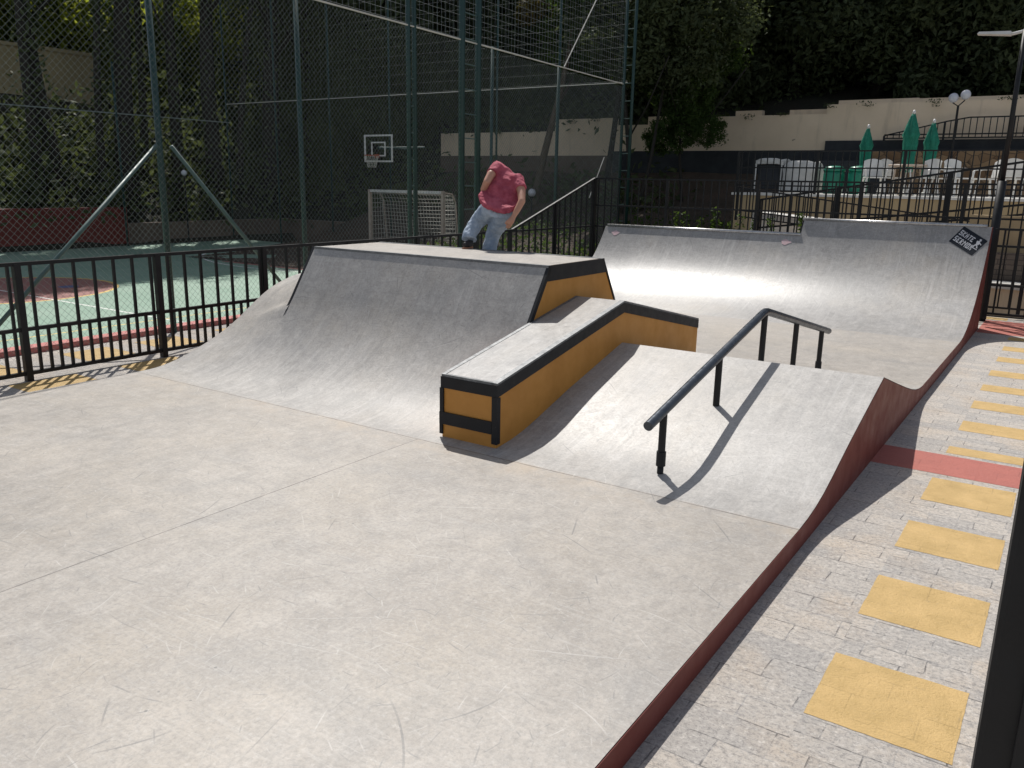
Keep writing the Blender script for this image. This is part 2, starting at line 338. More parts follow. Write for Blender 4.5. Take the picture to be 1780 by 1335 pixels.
# ------------------------------------------------------------------ mesh helpers
class MB:
    def __init__(s): s.v = []; s.f = []
    def poly(s, pts):
        i = len(s.v); s.v += [tuple(p) for p in pts]; s.f.append(tuple(range(i, i+len(pts))))
    def hexa(s, p):            # 8 points: bottom 4 ccw, top 4 ccw
        i = len(s.v); s.v += [tuple(q) for q in p]
        for f in ((3, 2, 1, 0), (4, 5, 6, 7), (0, 1, 5, 4), (1, 2, 6, 5), (2, 3, 7, 6), (3, 0, 4, 7)): s.f.append(tuple(i+k for k in f))
        return s
    def box(s, x0, x1, y0, y1, z0, z1):
        return s.hexa([(x0, y0, z0), (x1, y0, z0), (x1, y1, z0), (x0, y1, z0), (x0, y0, z1), (x1, y0, z1), (x1, y1, z1), (x0, y1, z1)])
    def bar(s, p, q, w, h, upv=(0, 0, 1)):
        p = Vector(p); q = Vector(q); d = (q-p).normalized(); a = d.cross(Vector(upv))
        if a.length < 1e-4: a = Vector((1, 0, 0))
        a.normalize(); b = a.cross(d)*(h/2); a = a*(w/2)
        return s.hexa([p-a-b, p+a-b, q+a-b, q-a-b, p-a+b, p+a+b, q+a+b, q-a+b])
    def tube(s, pts, r, n=8, cap=True):
        pts = [Vector(p) for p in pts]; rs = r if isinstance(r, (list, tuple)) else [r]*len(pts); i0 = len(s.v); prev = None
        for k, p in enumerate(pts):
            d = (pts[min(k+1, len(pts)-1)]-pts[max(k-1, 0)]).normalized()
            if prev is None:
                a = d.cross(Vector((0, 0, 1)))
                if a.length < .05: a = d.cross(Vector((1, 0, 0)))
            else: a = prev-d*prev.dot(d)
            a.normalize(); prev = a; b = d.cross(a)
            for j in range(n):
                t = 2*math.pi*j/n; s.v.append(tuple(p+(a*math.cos(t)+b*math.sin(t))*rs[k]))
        for k in range(len(pts)-1):
            for j in range(n):
                s.f.append((i0+k*n+j, i0+k*n+(j+1) % n, i0+(k+1)*n+(j+1) % n, i0+(k+1)*n+j))
        if cap:
            s.f.append(tuple(i0+j for j in reversed(range(n)))); e = i0+(len(pts)-1)*n; s.f.append(tuple(e+j for j in range(n)))
        return s
    def sphere(s, c, r, nu=16, nv=10, sq=(1, 1, 1)):
        i0 = len(s.v)
        for a in range(nv+1):
            th = math.pi*a/nv
            for b in range(nu):
                ph = 2*math.pi*b/nu
                s.v.append((c[0]+r*sq[0]*math.sin(th)*math.cos(ph), c[1]+r*sq[1]*math.sin(th)*math.sin(ph), c[2]+r*sq[2]*math.cos(th)))
        for a in range(nv):
            for b in range(nu): s.f.append((i0+a*nu+b, i0+(a+1)*nu+b, i0+(a+1)*nu+(b+1) % nu, i0+a*nu+(b+1) % nu))
        return s
    def lathe(s, c, prof, n=20, wob=None):
        i0 = len(s.v)
        for k, (r, z) in enumerate(prof):
            for j in range(n):
                t = 2*math.pi*j/n; rr = r*(wob(t, k) if wob else 1)
                s.v.append((c[0]+rr*math.cos(t), c[1]+rr*math.sin(t), c[2]+z))
        for k in range(len(prof)-1):
            for j in range(n): s.f.append((i0+k*n+j, i0+k*n+(j+1) % n, i0+(k+1)*n+(j+1) % n, i0+(k+1)*n+j))
        s.f.append(tuple(i0+j for j in reversed(range(n)))); e = i0+(len(prof)-1)*n; s.f.append(tuple(e+j for j in range(n)))
        return s
    def loft(s, rows):        # rows of equal length
        i0 = len(s.v); n = len(rows[0])
        for r in rows: s.v += [tuple(p) for p in r]
        for a in range(len(rows)-1):
            for b in range(n-1): s.f.append((i0+a*n+b, i0+a*n+b+1, i0+(a+1)*n+b+1, i0+(a+1)*n+b))
        return s
    def build(s, name, mat, parent=None, smooth=False, bevel=0):
        me = bpy.data.meshes.new(name); me.from_pydata(s.v, [], s.f); me.update()
        o = bpy.data.objects.new(name, me); col.objects.link(o)
        for mm in (mat if isinstance(mat, (list, tuple)) else [mat]): me.materials.append(mm)
        if smooth:
            for p in me.polygons: p.use_smooth = True
        if parent:
            o.parent = parent; o.matrix_parent_inverse = parent.matrix_world.inverted()
        if bevel:
            b = o.modifiers.new('bevel', 'BEVEL'); b.width = bevel; b.segments = 2; b.limit_method = 'ANGLE'
        return o

def thing(name, label, cat, loc=(0, 0, 0), group=None):
    o = bpy.data.objects.new(name, None); col.objects.link(o); o.location = loc; o.empty_display_size = .2
    o['label'] = label; o['category'] = cat
    if group: o['group'] = group
    o.matrix_world = Matrix.Translation(loc)
    return o
def tag(o, label, cat, group=None, kind=None):
    o['label'] = label; o['category'] = cat
    if group: o['group'] = group
    if kind: o['kind'] = kind
    return o
def struct(o): o['kind'] = 'structure'; return o
def dup(o, loc, parent=None, scale=None, rz=None):
    c = o.copy(); col.objects.link(c); c.parent = parent
    c.location = loc
    if parent: c.matrix_parent_inverse = parent.matrix_world.inverted()
    if scale: c.scale = scale
    if rz is not None: c.rotation_euler = (0, 0, rz)
    return c
def dup_tree(root, loc, label, scale=None, rz=None, group=None):
    r = root.copy(); col.objects.link(r); r.location = loc; r['label'] = label
    if scale: r.scale = scale
    if rz is not None: r.rotation_euler = (0, 0, rz)
    if group: r['group'] = group
    for ch in list(root.children):
        c = ch.copy(); col.objects.link(c); c.parent = r; c.matrix_parent_inverse = ch.matrix_parent_inverse.copy()
        for g in list(ch.children):
            d = g.copy(); col.objects.link(d); d.parent = c
    return r

# ------------------------------------------------------------------ setting: ground, paving, court
g = MB(); g.poly([(-120, -60, -.62), (80, -60, -.62), (80, 140, -.62), (-120, 140, -.62)]); struct(g.build('ground', M['ground']))
pv = MB()
pv.box(-9.45, 12, -6, 15.2, -.6, 0)
struct(pv.build('paving', M['paving']))
ct = MB(); ct.box(-27, -9.62, -6, 21.2, -.61, -.4); struct(ct.build('sports_court', M['court']))
kb = MB(); kb.box(-9.66, -9.451, -6, 24, -.6, .07); struct(kb.build('kerb', M['pinkkerb'], bevel=.02))
# painted squares on the paving
def patch(x0, x1, y0, y1, name, mat):
    random.seed(int(y0*100))
    n = 14; rows = []
    for a in range(n+1):
        row = []
        for b in range(n+1):
            jx = (random.uniform(-.0018, .0018) if b in (0, n) else 0); jy = (random.uniform(-.0018, .0018) if a in (0, n) else 0)
            row.append((x0+(x1-x0)*b/n+jx, y0+(y1-y0)*a/n+jy, .0015))
        rows.append(row)
    o = MB().loft(rows).build(name, mat); struct(o)
for y0, y1 in ((1.1, 1.62), (2.03, 2.55), (2.955, 3.47), (3.885, 4.375), (4.81, 5.27), (5.70, 6.21), (6.89, 7.10), (7.64, 8.0), (8.53, 8.87), (9.38, 9.70), (10.22, 10.56), (11.16, 11.5), (12.0, 12.34), (12.9, 13.2)):
    patch(-.61, -.10 if y0 < 6.5 else .3, y0, y1, 'yellow_floor_marking', M['yellow'])
    if y0 > 6.5: patch(-1.5, -1.035, y0-.02, y1, 'yellow_floor_marking', M['yellow'])
patch(-1.6, .9, 6.31, 6.82, 'pink_floor_band', M['pink'])
patch(-1.03, 4, 13.35, 14.75, 'pink_floor_band', M['pink'])
patch(-1.5, -.75, 14.85, 15.15, 'yellow_floor_marking', M['yellow'])
for y0 in (.7, 1.7, 2.7, 3.95, 5.05, 6.1, 7.2, 8.3, 9.4): patch(-8.15, -7.5, y0-.3, y0+.35, 'yellow_floor_marking', M['yellow'])
for y0 in (1.3, 2.4, 3.5, 4.7, 5.6, 6.7, 7.8, 8.9): patch(-9.2, -8.62, y0, y0+.55, 'yellow_floor_marking', M['yellow'])

# ------------------------------------------------------------------ skate park concrete
XL, XR, Z0 = -7.25, -1.04, .13
fl = MB()
fl.poly([(XL, -4, Z0), (XR, -4, Z0), (XR, 4.42, Z0), (XL, 4.42, Z0)])
fl.poly([(XL, 8.6, Z0), (XR, 8.6, Z0), (XR, 11.45, Z0), (XL, 11.45, Z0)])
fl.box(XL, XL+.12, -4, 11.45, 0, Z0-.004)
o = struct(fl.build('skate_floor', M['concrete']))
sw = MB()
for a, b in ((-4, 4.42), (8.6, 11.45)): sw.box(XR-.10, XR+.004, a, b, -.02, Z0-.004)
sw.build('side_wall', M['red'], o)

BANK = [(4.42, .130), (4.58, .138), (4.74, .155), (4.90, .185), (5.06, .228), (5.25, .285), (5.53, .368), (5.85, .452), (6.2, .545), (6.45, .61), (6.70, .545), (7.11, .437), (7.6, .31), (7.95, .225), (8.18, .178), (8.4, .145), (8.6, .13)]
def bank_z(y):
    for (a, za), (b, zb) in zip(BANK, BANK[1:]):
        if a <= y <= b: return za+(zb-za)*(y-a)/(b-a)
    return Z0
bank = thing('bank_ramp', 'low grey concrete ramp rising to a ridge under the round rail, dark red side', 'ramp', (-2.3, 6.45, 0))
def ysamp(a, b, d=.06):
    n = max(2, int((b-a)/d)); return [a+(b-a)*i/n for i in range(n+1)]
def smooth_prof(P, ys): return [(y, bank_z(y)) for y in ys]
bp = BANK
xs = [-3.70, -3.2, -2.6, -2, -1.5, XR]
o = MB().loft([[(x, y, z) for x in xs] for y, z in bp]).build('ramp_surface', M['ramp_matte'], bank)
for p in o.data.polygons: p.use_smooth = True
o.modifiers.new('es', 'EDGE_SPLIT').split_angle = R(20)
sd = MB()
for (a, za), (b, zb) in zip(bp, bp[1:]):
    sd.hexa([(XR-.1, a, -.02), (XR+.004, a, -.02), (XR+.004, b, -.02), (XR-.1, b, -.02), (XR-.1, a, za-.006), (XR+.004, a, za-.006), (XR+.004, b, zb-.006), (XR-.1, b, zb-.006)])
sd.build('side_wall', M['red'], bank)

# quarter pipe box with deck
DX0, DX1 = -6.45, -3.65
RQ = 1.63
RQ, TH = 1.507, R(57); ZT = 1.14
def arc(y, y0=4.42):
    d = max(0, y-y0); e = RQ*math.sin(TH)
    return Z0+RQ-math.sqrt(RQ*RQ-d*d) if d < e else Z0+RQ*(1-math.cos(TH))+(d-e)*math.tan(TH)
front = [(4.42+RQ*math.sin(TH*i/26), arc(4.42+RQ*math.sin(TH*i/26))) for i in range(27)]
front += [(y, arc(y)) for y in (5.78, 5.85, 5.92, 5.978)]
ZD = front[-1][1]; YF = front[-1][0]; YB = 6.95
back = [(YB+YF-4.42-(y-4.42), z) for y, z in reversed(front)]
box = thing('quarter_pipe_box', 'tall grey concrete quarter pipe with flat deck, black edges and an ochre end panel', 'quarter pipe', ((DX0+DX1)/2, YF, 0))
def dense(P): return P
o = MB().loft([[(x, y, z) for x in (DX0, -5.7, -5, -4.3, DX1)] for y, z in front]).build('ramp_surface', M['ramp_matte'], box, True)
o = MB().loft([[(x, y, z) for x in (DX0, -5.7, -5, -4.3, DX1)] for y, z in back]).build('rear_ramp_surface', M['ramp_matte'], box, True)
MB().box(DX0, DX1-.03, YF+.03, YB-.02, ZD-.05, ZD+.003).build('deck_top', M['concrete'], box)
cp = MB(); cp.bar((DX0, YF+.012, ZD-.004), (DX1, YF+.012, ZD-.004), .045, .022).build('lip_edge', M['edge'], box)
MB().bar((DX0, YB-.01, ZD-.004), (DX1, YB-.01, ZD-.004), .045, .022).build('lip_edge', M['edge'], box)
def end_panel(x, th, zcut=0):
    b = MB(); P = front+back
    pts = [(y, z-.008) for y, z in P]
    poly0 = [(x, y, z) for y, z in pts]; poly1 = [(x+th, y, z) for y, z in pts]
    # closed to the base
    base0 = [(x, pts[-1][0], 0.0), (x, pts[0][0], 0.0)]; base1 = [(x+th, p[1], p[2]) for p in base0]
    A = poly0+base0; B = poly1+base1; i = len(b.v); n = len(A)
    b.v += A+B; b.f.append(tuple(range(n-1, -1, -1))); b.f.append(tuple(range(n, 2*n)))
    for k in range(n): b.f.append((k, (k+1) % n, n+(k+1) % n, n+k))
    return b
end_panel(DX1-.03, .03).build('end_panel', M['ochre'], box)
end_panel(DX0, .03).build('end_panel', M['ramp_matte'], box)
tr = MB()
tr.hexa([(DX1, YF-.035, ZD-.125), (DX1+.008, YF-.035, ZD-.125), (DX1+.008, YB+.045, ZD-.125), (DX1, YB+.045, ZD-.125), (DX1, YF-.004, ZD+.006), (DX1+.008, YF-.004, ZD+.006), (DX1+.008, YB+.004, ZD+.006), (DX1, YB+.004, ZD+.006)])
tr.build('top_trim', M['blacktrim'], box)
def curve_trim(P, name, x, par, w=.035):
    b = MB(); L = []
    for k, (y, z) in enumerate(P):
        a = P[max(k-1, 0)]; c = P[min(k+1, len(P)-1)]; d = Vector((0, c[0]-a[0], c[1]-a[1])).normalized(); nrm = Vector((0, d.z, -d.y)) if P[0][1] < P[-1][1] else Vector((0, d.z, -d.y))
        p = Vector((x, y, z)); L.append([p+Vector((.008, 0, .003)), p+nrm*w+Vector((.008, 0, 0)), p+nrm*w, p+Vector((-.02, 0, .003))])
    rows = [l+[l[0]] for l in L]; b.loft(rows); return b.build(name, M['blacktrim'], par)
curve_trim([p for p in front if p[0] > 5.2], 'curved_trim', DX1, box, .04)
curve_trim([(y, z) for y, z in back if z > .35], 'curved_trim', DX1, box, .02)
curve_trim([p for p in front if p[0] > 5.55], 'curved_trim', DX0-.012, box, .02)

# rounded lower mound at the left of the box
mo = thing('rounded_ramp', 'lower rounded concrete hump between the quarter pipe and the black railing', 'ramp', (-6.85, 6.5, 0))
PL = [(4.42, .130), (4.6, .136), (4.75, .158), (4.9, .195), (5.03, .238), (5.17, .288), (5.31, .345), (5.46, .418), (5.62, .51), (5.74, .592), (5.86, .67), (6.0, .752), (6.18, .83), (6.43, .895), (6.73, .915), (7.1, .87), (7.5, .70), (7.9, .42), (8.2, .25), (8.5, .14), (8.6, .13)]
def prr(y): return arc(y)
PR = [(y, (arc(y) if y < 5.65 else None)) for y, z in PL]
fill = {5.74: .74, 5.86: .815, 6.0: .885, 6.18: .945, 6.43: .99, 6.73: 1.0, 7.1: .95, 7.5: .76, 7.9: .46, 8.2: .27, 8.5: .145, 8.6: .13}
PR = [(y, z if z is not None else fill[y]) for y, z in PR]
def cat(P, y):
    for k in range(len(P)-1):
        if P[k][0] <= y <= P[k+1][0]:
            p0 = P[max(k-1, 0)]; p1 = P[k]; p2 = P[k+1]; p3 = P[min(k+2, len(P)-1)]; h = p2[0]-p1[0]; t = (y-p1[0])/h
            m1 = (p2[1]-p0[1])/(p2[0]-p0[0])*h; m2 = (p3[1]-p1[1])/(p3[0]-p1[0])*h
            return (2*t**3-3*t*t+1)*p1[1]+(t**3-2*t*t+t)*m1+(-2*t**3+3*t*t)*p2[1]+(t**3-t*t)*m2
rows = []
for y in [4.42+4.18*k/110 for k in range(111)]:
    a = cat(PL, y); b = arc(y) if y < 5.55 else cat(PR, y)
    rows.append([(XL+(DX0-XL)*t, y, a+(b-a)*(1-(1-t)**1.5*(1+1.5*t))) for t in (0, .15, .3, .45, .6, .75, .9, 1)])
MB().loft(rows).build('ramp_surface', M['ramp_matte'], mo, True)
sd = MB()
for (a, za), (b, zb) in zip(PL, PL[1:]):
    sd.poly([(XL, a, 0), (XL, b, 0), (XL, b, zb-.01), (XL, a, za-.01)])
sd.build('side_wall', M['red'], mo)

# kinked ledge
LX0, LX1, LY0, LYK, LY1 = -3.65, -3.17, 4.55, 6.45, 8.2
LT = [(LY0, .60), (LYK, .972), (LY1, .605)]
led = thing('grind_ledge', 'kinked ochre ledge with grey concrete top and black steel edges over the bank', 'ledge', ((LX0+LX1)/2, LYK, 0))
def strip(P, x0, x1, ta, tb):      # solid between z+ta and z+tb along the profile
    b = MB()
    for (a, za), (c, zc) in zip(P, P[1:]):
        b.hexa([(x0, a, za+ta), (x1, a, za+ta), (x1, c, zc+ta), (x0, c, zc+ta), (x0, a, za+tb), (x1, a, za+tb), (x1, c, zc+tb), (x0, c, zc+tb)])
    return b
b = MB()
for (a, za), (c, zc) in zip(LT, LT[1:]):
    b.hexa([(LX0+.002, a, .02), (LX1, a, .02), (LX1, c, .02), (LX0+.002, c, .02), (LX0+.002, a, za-.012), (LX1, a, za-.012), (LX1, c, zc-.012), (LX0+.002, c, zc-.012)])
b.build('side_panel', M['ochre'], led)
strip(LT, LX0+.028, LX1-.04, -.012, .001).build('concrete_top', M['ramp'], led)
strip(LT, LX1-.04, LX1+.006, -.012, .004).build('top_edge', M['edge'], led)
strip(LT, LX0-.004, LX0+.028, -.012, .004).build('top_edge', M['edge'], led)
MB().box(LX0+.028, LX1-.04, LY0-.006, LY0+.03, .588, .6055).build('top_edge', M['edge'], led)
strip(LT, LX1+.0005, LX1+.008, -.098, -.0125).build('side_trim', M['blacktrim'], led)
f = MB(); f.box(LX0-.006, LX1+.008, LY0-.009, LY0-.001, .505, .5875).build('front_trim', M['blacktrim'], led)
MB().box(LX0-.016, LX1-.034, LY0-.014, LY0-.001, .235, .325).build('front_trim', M['blacktrim'], led)
MB().box(LX1-.033, LX1+.012, LY0-.012, LY0-.001, .165, .5045).build('corner_trim', M['blacktrim'], led)
MB().box(LX0-.013, LX0+.02, LY0-.0125, LY0-.0005, .3255, .5045).build('corner_trim', M['blacktrim'], led)
MB().box(LX1+.0005, LX1+.010, LY0-.001, LY0+.035, .165, .4995).build('corner_trim', M['blacktrim'], led)
MB().box(LX0-.016, LX0+.012, LY0-.0125, LY0-.0005, .16, .2345).build('corner_trim', M['blacktrim'], led)

# round rail
rl = thing('grind_rail', 'round steel rail kinked over the bank on five black posts', 'rail', (-2.01, 6.6, 0))
RP = [(-2.01, 4.50, .52), (-2.01, 5.5, .735), (-2.01, 6.58, .965), (-2.01, 6.64, .972), (-2.01, 6.71, .965), (-2.01, 8.86, .515)]
MB().tube(RP, .031, 20).build('rail_bar', M['rail'], rl, True).modifiers.new('es', 'EDGE_SPLIT').split_angle = R(50)
def rz(y):
    for (x, a, za), (_, b, zb) in zip(RP, RP[1:]):
        if a <= y <= b: return za+(zb-za)*(y-a)/(b-a)
for y in (4.73, 5.67, 6.65, 7.62, 8.58):
    b = MB(); zb = bank_z(y)-.01
    b.tube([(-2.01, y, zb+(.0 if y != 4.73 else .09)), (-2.01, y, rz(y)-.02)], .024, 14)
    p = b.build('post', M['black'], rl, True); p.modifiers.new('es', 'EDGE_SPLIT').split_angle = R(40)
    if y in (4.73,):
        MB().tube([(-2.01, y, .10), (-2.01, y, .215)], .021, 14).build('bare_base', M['blacktrim'], p, True)
        MB().tube([(-2.01, y, .205), (-2.01, y, .30)], .031, 14).build('sleeve', M['blacktrim'], p, False)
    if y == 8.58:
        MB().tube([(-2.01, y, zb+.03), (-2.01, y, zb+.12)], .031, 14).build('sleeve', M['blacktrim'], p, False)

# far quarter pipe
Q0, RF = 11.45, 2.34
def farz(y): return Z0+RF-math.sqrt(max(0, RF*RF-(y-Q0)**2))
qp = thing('far_quarter_pipe', 'wide concrete quarter pipe at the far end, stepped higher on its right half', 'quarter pipe', (-4, 13, 0))
def qprof(y1, n=26):
    A = math.asin((y1-Q0)/RF); return [(Q0+RF*math.sin(A*i/n), farz(Q0+RF*math.sin(A*i/n))) for i in range(n+1)]
YLO, YHI = 13.43, 13.56; XS = -3.62
pl, ph = qprof(YLO), qprof(YHI)
MB().loft([[(x, y, z) for x in (-7.0, -5.9, -4.8, XS)] for y, z in pl]).build('ramp_surface', M['ramp'], qp, True)
MB().loft([[(x, y, z) for x in (XS, -2.8, -2, XR)] for y, z in ph]).build('ramp_surface', M['ramp'], qp, True)
MB().box(-7.0, XS, YLO, YLO+.35, 0, farz(YLO)-.005).build('rear_block', M['ramp'], qp)
MB().box(XS+.001, XR-.1, YHI, YHI+.3, 0, farz(YHI)-.005).build('rear_block', M['ramp'], qp)
def qside(P, x, th, mat, name):
    b = MB(); pts = [(y, z-.006) for y, z in P]+[(P[-1][0]+.12, P[-1][1]-.006), (P[-1][0]+.12, 0), (P[0][0], -.02)]
    n = len(pts); b.v = [(x, y, z) for y, z in pts]+[(x+th, y, z) for y, z in pts]
    b.f = [tuple(range(n)), tuple(range(2*n-1, n-1, -1))]+[(k, n+k, n+(k+1) % n, (k+1) % n) for k in range(n)]
    return b.build(name, mat, qp)
qside(ph, XR-.1, .104, M['red'], 'side_wall')
qside(pl, -7.0, -.04, M['ramp'], 'side_wall')
qside([p for p in ph if p[0] > 13.2], XS, -.02, M['blacktrim'], 'step_side')
MB().tube([(-7.0, YLO+.01, farz(YLO)+.012), (XS, YLO+.01, farz(YLO)+.012)], .026, 12).build('coping', M['steel'], qp, True)
MB().tube([(XS-.02, YHI+.01, farz(YHI)+.010), (XR-.06, YHI+.01, farz(YHI)+.010)], .024, 12).build('coping', M['steel'], qp, True)

# stickers on the far quarter pipe (slightly proud of the surface)
def onqp(u, v):      # u = world x, v = arc angle -> point and frame
    y = Q0+RF*math.sin(v); z = Z0+RF*(1-math.cos(v)); return Vector((u, y, z)), Vector((0, -math.sin(v), math.cos(v)))
def qsurf(cx, cv, pts, lift):
    out = []
    for a, b in pts:
        p, n = onqp(cx+a, cv+b/RF); out.append(p+n*lift)
    return out
ca, sa = math.cos(R(-33)), math.sin(R(-33))
def rot2(a, b): return (a*ca-b*sa, a*sa+b*ca)
st = thing('wall_sticker', 'black tilted sticker with white lettering at the upper right of the far quarter pipe', 'sticker', (-1.42, 13.2, 1.15))
cx, cv = -1.303, math.asin((13.45-Q0)/RF)
rows = [qsurf(cx, cv, [rot2(-.195+.39*i/8, -.145+.29*j/6) for i in range(9)], .004) for j in range(7)]
MB().loft(rows).build('backing', M['sticker_black'], st)
FONT = {'S': ['111', '100', '111', '001', '111'], 'K': ['101', '110', '100', '110', '101'], 'A': ['010', '101', '111', '101', '101'], 'T': ['111', '010', '010', '010', '010'], 'E': ['111', '100', '110', '100', '111'],
        'I': ['1', '1', '1', '1', '1'], 'N': ['1001', '1101', '1011', '1001', '1001'], 'O': ['111', '101', '101', '101', '111'], 'X': ['101', '101', '010', '101', '101'], 'R': ['110', '101', '110', '110', '101']}
lt = MB()
def word(w, x, y, cw, chh):
    for ch in w:
        G = FONT[ch]
        for r_, line in enumerate(G):
            for c_, q in enumerate(line):
                if q == '1':
                    x0 = x+c_*cw; y0 = y-r_*chh
                    lt.poly(qsurf(cx, cv, [rot2(*k) for k in ((x0, y0-chh), (x0+cw*1.02, y0-chh), (x0+cw*1.02, y0), (x0, y0))], .0075))
        x += (len(G[0])+.8)*cw
word('SKATE', -.172, .092, .0122, .0162)
word('SERNOX', -.172, -.015, .0126, .0170)
# small skater figure at the right of the first word
for pts in ([(.115, .115), (.145, .125), (.16, .10), (.135, .085)], [(.10, .075), (.15, .09), (.175, .03), (.13, .02)], [(.15, .075), (.205, .055), (.20, .04), (.15, .06)], [(.13, .03), (.11, -.03), (.125, -.035), (.155, .02)], [(.15, .03), (.20, -.02), (.185, -.03), (.14, .015)], [(.09, -.04), (.215, -.04), (.215, -.052), (.09, -.052)]):
    lt.poly(qsurf(cx, cv, [rot2(k[0]*.86, k[1]*.95) for k in pts], .0075))
lt.build('lettering', M['sticker_white'], st)
for i, (sx, sy, lab) in enumerate(((-6.80, 13.354, 'small faded pink sticker by the left end of the far quarter pipe'), (-3.82, 13.354, 'small faded pink sticker just left of the step in the far quarter pipe'))):
    v0 = math.asin((sy-Q0)/RF)
    pts = [(.075*math.cos(t)*(1+.25*math.sin(3*t+i)), .045*math.sin(t)*(1+.2*math.cos(4*t))) for t in [k*math.pi/8 for k in range(16)]]
    tag(MB().__class__().build('x', M['sticker_pink']) if False else (lambda b: (b.poly(qsurf(sx, v0, pts, .004)), b.build('round_sticker', M['sticker_pink']))[1])(MB()), lab, 'sticker', 'pink stickers on the far quarter pipe')

# ------------------------------------------------------------------ black railings
def baluster_mesh(L, r=.009):
    b = MB(); b.box(-r, r, -r, r, 0, L); return b
def railing(name, label, P, z0, ztop, zmid, nb, post_ys, extra=True, group=None, bal=.0105, railw=.036, parts=True, postw=.027):
    """P: (x0,y0,x1,y1); heights given as functions of t in 0..1"""
    x0, y0, x1, y1 = P
    f = lambda h, t: h(t) if callable(h) else h
    pt = lambda t, h: Vector((x0+(x1-x0)*t, y0+(y1-y0)*t, f(h, t)))
    T = thing(name, label, 'railing', (x0, y0, 0), group)
    for nm, h in [('top_rail', ztop)]+[('middle_rail', z) for z in zmid]+[('bottom_rail', z0)]:
        b = MB(); N = 1 if not callable(h) else 24
        for k in range(N): b.bar(pt(k/N, h), pt((k+1)/N, h), railw, railw*.8)
        b.build(nm, M['black'], T)
    for t in post_ys:
        a = pt(t, z0); a.z -= .09; c = pt(t, ztop)
        b = MB(); b.box(a.x-postw, a.x+postw, a.y-postw, a.y+postw, a.z, c.z+.004); b.build('post', M['black'], T)
    src = None
    cnt = 0
    rest = MB()
    for k in range(nb):
        t = (k+.5)/nb
        a = pt(t, z0); c = pt(t, ztop)
        cnt += 1
        if cnt <= 98:
            if src is None:
                src = baluster_mesh(1.0, bal).build('baluster', M['black'], T); o = src; o.parent = T; o.matrix_parent_inverse = T.matrix_world.inverted(); o.location = a; o.scale = (1, 1, c.z-a.z)
            else: dup(src, a, T, (1, 1, c.z-a.z))
        else: rest.box(a.x-bal, a.x+bal, a.y-bal, a.y+bal, a.z, c.z)
    if rest.v:
        o = rest.build('far_balusters', M['black'], T); o['kind'] = 'stuff'
    return T, pt

def ztl(y): return 1.12 if y < 12.1 else min(2.05, 1.12+(y-12.1)*.93/3.0)
Y0r, Y1r = 1.0, 15.1
T, pt = railing('railing', 'long black metal railing between the skate floor and the green court', (-8.2, Y0r, -8.2, Y1r), .075, lambda t: ztl(Y0r+(Y1r-Y0r)*t), [.50], 68, [(y-Y0r)/(Y1r-Y0r) for y in (1.03, 2.45, 3.88, 5.33, 6.76, 8.2, 9.63, 11.07, 12.1, 13.6, 15.08)], bal=.013, railw=.043, postw=.031)
sb_ = baluster_mesh(.425, .013).build('short_baluster', M['black'], T); sb_.location = (-8.2, Y0r+.2075, .075)
k = 1
while Y0r+.2075*(k+1) < 12 and k < 60:
    k += 1; dup(sb_, (-8.2, Y0r+.2075*k, .075), T)
MB().bar((-8.2, 12.1, 1.12), (-8.2, 15.1, 1.12), .034, .028).build('middle_rail', M['black'], T)
railing('tall_railing', 'tall black railing running behind the far quarter pipe', (-8.2, 15.14, 1.5, 15.14), .16, 2.05, [1.53, 1.12], 66, [0, .16, .34, .52, .68, .78, .9, 1])
# gate beside the far quarter pipe
railing('gate', 'black barred gate at the right end of the far quarter pipe', (-1.0, 14.0, 2.0, 14.0), .20, 1.42, [.62, 1.18], 15, [0, .98], group=None, bal=.0125, railw=.04)

# ------------------------------------------------------------------ chain-link court fence
def fx(y): return -9.4-(y-6.3)*.073
cf = thing('chain_link_fence', 'tall green chain-link fence along the near side of the court, with braced posts', 'fence', (-9.4, 6.3, 0))
Ya, Yb, HC = 1.2, 20.6, 4.42
def chain(P, h0, h1, step, r, name, par, mat=None, diag=True):
    (xa, ya), (xb, yb) = P; L = math.hypot(xb-xa, yb-ya); ux, uy = (xb-xa)/L, (yb-ya)/L; H_ = h1-h0
    b = MB()
    def seg(s0, z0, s1, z1, off):
        p = Vector((xa+ux*s0-uy*off, ya+uy*s0+ux*off, z0)); q = Vector((xa+ux*s1-uy*off, ya+uy*s1+ux*off, z1))
        b.tube([p, q], r, 3, False)
    if diag:
        k = -H_
        while k < L:
            for sg in (1, -1):
                s0, z0, s1, z1 = k, h0, k+H_, h1
                if s0 < 0: z0 = h0-s0; s0 = 0
                if s1 > L: z1 = h1-(s1-L); s1 = L
                if s1-s0 > .01:
                    if sg == 1: seg(s0, z0, s1, z1, .0)
                    else: seg(s0, h1-(z0-h0), s1, h1-(z1-h0), .004)
            k += step
    else:
        k = 0.0
        while k < L: seg(k, h0, k, h1, 0); k += step
        k = h0
        while k < h1: seg(0, k, L, k, .003); k += step
    return b.build(name, mat or M['wire'], par)
chain(((fx(Ya), Ya), (fx(Yb), Yb)), -.1, HC, .083, .0016, 'chain_mesh', cf)
for y, w in ((1.4, .035), (3.9, .035), (6.3, .038), (8.72, .036), (14.05, .03), (16.9, .03)):
    top = HC+.08
    MB().tube([(fx(y)-.04, y, -.15), (fx(y)-.04, y, top)], w, 12).build('post', M['green_pole'], cf, True)
for p, q in (((-9.35, 6.2, 2.30), (-9.15, 3.6, -.05)), ((-9.35, 6.4, 2.30), (-9.35, 8.35, .10))):
    MB().tube([p, q], .024, 10).build('brace', M['brace'], cf, True)
MB().tube([(fx(Ya), Ya, HC), (fx(Yb), Yb, HC+.06)], .014, 6).build('top_cable', M['netwhite'], cf)
